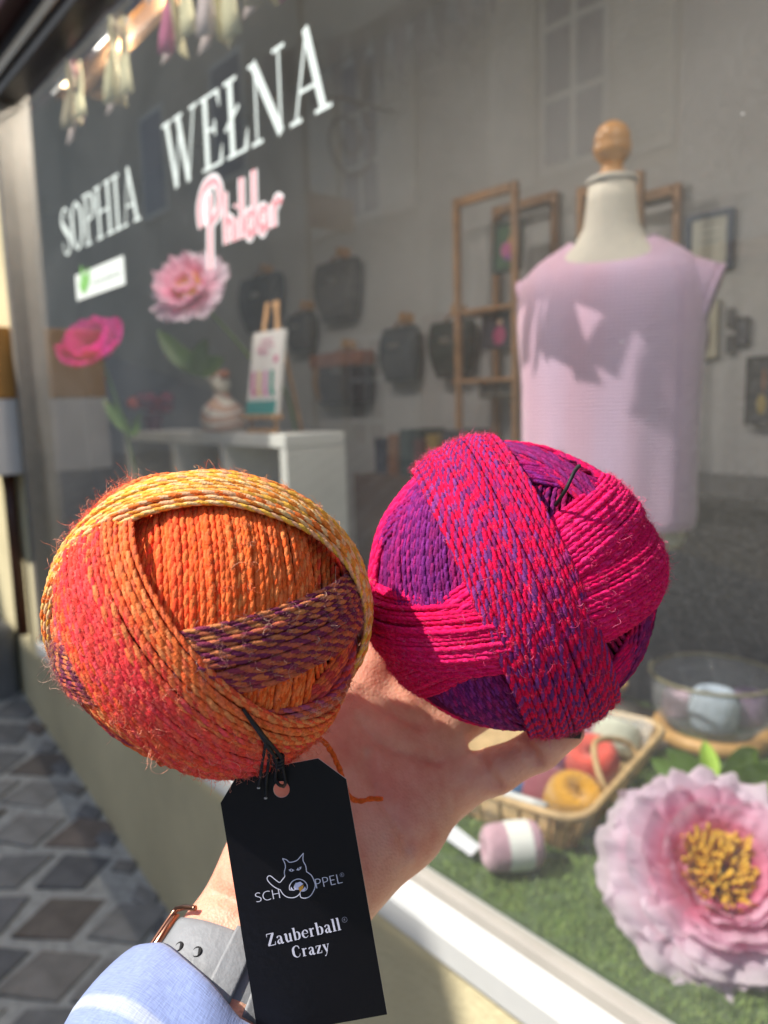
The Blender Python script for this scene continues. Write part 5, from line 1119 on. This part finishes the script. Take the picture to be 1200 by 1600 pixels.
# ---- tag
TD = .243; tk = TD/1200; tc0 = W(440, 1233, TD)
tag = thing('swing_tag', 'black card swing tag with cat emblem hanging from the orange ball', 'tag', tuple(tc0))
ca, sa = .9866, .163
xa = RGT*ca+UPV*sa; ya = -RGT*sa+UPV*ca; za = -FWD
Mx = Matrix((Vector(xa), Vector(ya), Vector(za))).transposed().to_4x4(); Mx.translation = Vector(tc0); tag.matrix_world = Mx@Matrix.Rotation(math.radians(-2), 4, 'X')
def pl(u, v): du, dv = u-440, v-1233; return ((du*ca-dv*sa)*tk, -(du*sa+dv*ca)*tk)
def pz(x, y): return pl(380+x/6.667, 1310+y/6.667)        # emblem traced in an enlarged crop
outl = [pl(372, 1209), pl(345, 1254), pl(409, 1640), pl(614, 1622+2), pl(541, 1217), pl(497, 1185)]
outl[3] = pl(605, 1576); outl[2] = (outl[1][0]+.0004, outl[3][1]-.0006)
hole = [(.0026*math.cos(2*math.pi*k/24), .0026*math.sin(2*math.pi*k/24)) for k in range(24)]
bmm = bmesh.new(); th = .0006
ov = [bmm.verts.new((*p, th/2)) for p in outl]; hv = [bmm.verts.new((*p, th/2)) for p in hole]
es = [bmm.edges.new((ov[i], ov[(i+1) % len(ov)])) for i in range(len(ov))]+[bmm.edges.new((hv[i], hv[(i+1) % 24])) for i in range(24)]
bmesh.ops.triangle_fill(bmm, use_beauty=True, edges=es, normal=(0, 0, 1))
bmesh.ops.recalc_face_normals(bmm, faces=bmm.faces)
for f in bmm.faces:
    if f.normal.z < 0: f.normal_flip()
ext = bmesh.ops.extrude_face_region(bmm, geom=bmm.faces[:]); bmesh.ops.translate(bmm, verts=[v for v in ext['geom'] if isinstance(v, bmesh.types.BMVert)], vec=(0, 0, -th)); bmesh.ops.recalc_face_normals(bmm, faces=bmm.faces)
me = bpy.data.meshes.new('card'); bmm.to_mesh(me); bmm.free(); card_m = pm('black card', '#0a090d', .38, .2, 30, .05, 400, spec=.35); me.materials.append(card_m); me.materials.append(pm('white card edge', '#cfcac4', .7, .1, 50))
for f in me.polygons:
    if abs(f.normal.z) < .5: f.material_index = 1
o = bpy.data.objects.new('card', me); COL.objects.link(o); o.parent = tag
ink = pm('silver print', '#c9c7d2', .5, .05, 40); tz = th/2+.00006
tmap = lambda a, b_, z: (a, b_, tz+z)
def line(name, pts, wpx, mat=None, closed=False, par=None, z=0.):
    q = [pz(*p) for p in pts]; m = MB(); m.add(*ribbon(q, [wpx*tk/6.667]*len(q), tmap, 5, z)); return m.build(name, mat or ink, par or cat)
cat = bpy.data.objects.new('cat_emblem', None); COL.objects.link(cat); cat.parent = tag
lwp = 9
m = MB()
def addl(pts, z, wpx=lwp, smooth=True):
    q = [pz(*p) for p in pts]; m.add(*ribbon(q, [wpx*tk/6.667]*len(q), tmap, 5, z, smooth))
addl([(398, 516), (340, 490), (290, 452), (258, 410), (262, 380), (290, 372), (340, 410), (385, 438), (415, 408), (440, 376)], 0)
addl([(440, 376), (434, 330), (445, 282), (437, 240), (415, 196)], 1e-5)
addl([(413, 194), (455, 206), (490, 232), (560, 215), (595, 180), (632, 138)], 2e-5)
addl([(630, 138), (628, 212), (655, 268), (665, 330)], 3e-5); addl([(665, 328), (715, 365), (742, 420), (755, 472), (735, 530), (700, 578), (650, 597), (607, 588), (598, 552), (602, 528)], 4e-5)
addl([(392, 512), (425, 560), (470, 588), (530, 592), (575, 572), (602, 540)], 5e-5)
addl([(488, 512), (490, 470), (520, 425), (575, 402), (630, 416), (668, 455), (670, 500), (640, 524), (604, 524)], 6e-5)
addl([(488, 512), (530, 516), (545, 508), (536, 482), (558, 440)], 7e-5); m.build('outline', ink, cat)
def poly(name, pts, mat, z): mesh(name, [tmap(*pz(*p), z) for p in pts], [tuple(range(len(pts)))[::-1]], mat, cat, False)
poly('belly_light', [(546, 510), (540, 480), (560, 442), (600, 428), (632, 452), (580, 490), (586, 512)], pm('lilac print', '#d5d2e8', .5, .03, 40), 9e-5)
poly('belly_light', [(500, 505), (504, 480), (528, 512)], pm('lilac print', '#d5d2e8', .5, .03, 40), 9e-5); poly('belly_light', [(606, 522), (640, 522), (658, 500), (648, 478), (632, 500)], pm('lilac print', '#d5d2e8', .5, .03, 40), 9e-5)
poly('orange_wedge', [(578, 490), (634, 460), (630, 497), (600, 532)], pm('amber print', '#d99a35', .5, .03, 40), 1.1e-4)
for pts, pu in (([(478, 308), (505, 296), (540, 312), (512, 328), (490, 322)], (508, 312)), ([(558, 312), (574, 288), (612, 274), (606, 298), (584, 314)], (586, 294))):
    poly('eye', pts, ink, 9e-5); poly('pupil', [(pu[0]-6, pu[1]-9), (pu[0]+6, pu[1]-9), (pu[0]+5, pu[1]+9), (pu[0]-5, pu[1]+9)], card_m, 1.2e-4)
wm = bpy.data.objects.new('maker_name', None); COL.objects.link(wm); wm.parent = tag
k9 = tk/6.667
set_text('SCH', SANS, pz(140, 640), pz(405, 590), 95*k9, tmap, ink, wm, z=2e-4, zstep=1e-5); set_text('PPEL', SANS, pz(760, 497), pz(1042, 436), 95*k9, tmap, ink, wm, z=2e-4, zstep=1e-5)
pn = bpy.data.objects.new('product_name', None); COL.objects.link(pn); pn.parent = tag
set_text('Zauberball', LOW, pz(268, 1088), pz(1030, 914), 128*k9, tmap, ink, pn, z=2e-4, zstep=1e-5, gap=.05, thin=.85); set_text('Crazy', LOW, pz(528, 1206), pz(915, 1132), 122*k9, tmap, ink, pn, z=2e-4, zstep=1e-5, gap=.05, thin=.85)
for (cx, cy, rr) in ((1032, 356, 20), (1060, 812, 26)):
    m = MB(); n = 20; q = [pz(cx+rr*math.cos(2*math.pi*k/n), cy+rr*math.sin(2*math.pi*k/n)) for k in range(n+1)]; m.add(*ribbon(q, [4*k9]*len(q), tmap, 2, 2e-4))
    m.add(*ribbon([pz(cx-6, cy+9), pz(cx-6, cy-10)], [5*k9]*2, tmap, z=2.1e-4)); m.add(*ribbon([pz(cx-6, cy-9), pz(cx+5, cy-6), pz(cx-4, cy+1), pz(cx+7, cy+10)], [4*k9]*4, tmap, 3, z=2.2e-4)); m.build('registered_mark', pm('grey print small', '#8d8b96', .5, .05, 40), wm)
cordm = pm('black cord', '#0d0c0c', .6, .2, 100)
def cord(pts, r=.00055): MB().tube(crom([W(*p) for p in pts], 8), r, 7).build('cord', cordm, tag, True, True)
cord([(380, 1108, .2180), (400, 1138, .2208), (420, 1168, .2275), (432, 1190, .2345), (430, 1215, .241), (436, 1226, .2415), (441, 1228, .246)])
cord([(386, 1116, .2186), (412, 1150, .2224), (438, 1182, .2335), (443, 1205, .240), (446, 1222, .2412), (443, 1229, .246)])
cord([(398, 1130, .2205), (414, 1156, .2245), (410, 1190, .2335), (404, 1229, .2405)], .0005); cord([(412, 1152, .2235), (420, 1180, .2325), (416, 1220, .2405), (415, 1244, .2405)], .0005)
for (u, v) in ((404, 1230), (415, 1246)): MB().tube([W(u, v, .2405), W(u, v+2, .2405)], .0005, 6).build('cord_tip', pm('cord tip', '#c9c5be', .5, .1, 50), tag, True, True)
m = MB()
for k in range(3):
    cpx = W(434, 1184+k*5, .2350+.001*k); rr = [cpx+.0016*(math.cos(a)*RGT+.6*math.sin(a)*UPV)+.0008*math.sin(2*a)*FWD for a in np.linspace(0, 2*math.pi, 14)]; m.tube(rr, .0006, 6)
m.build('knot', cordm, tag, True, True)
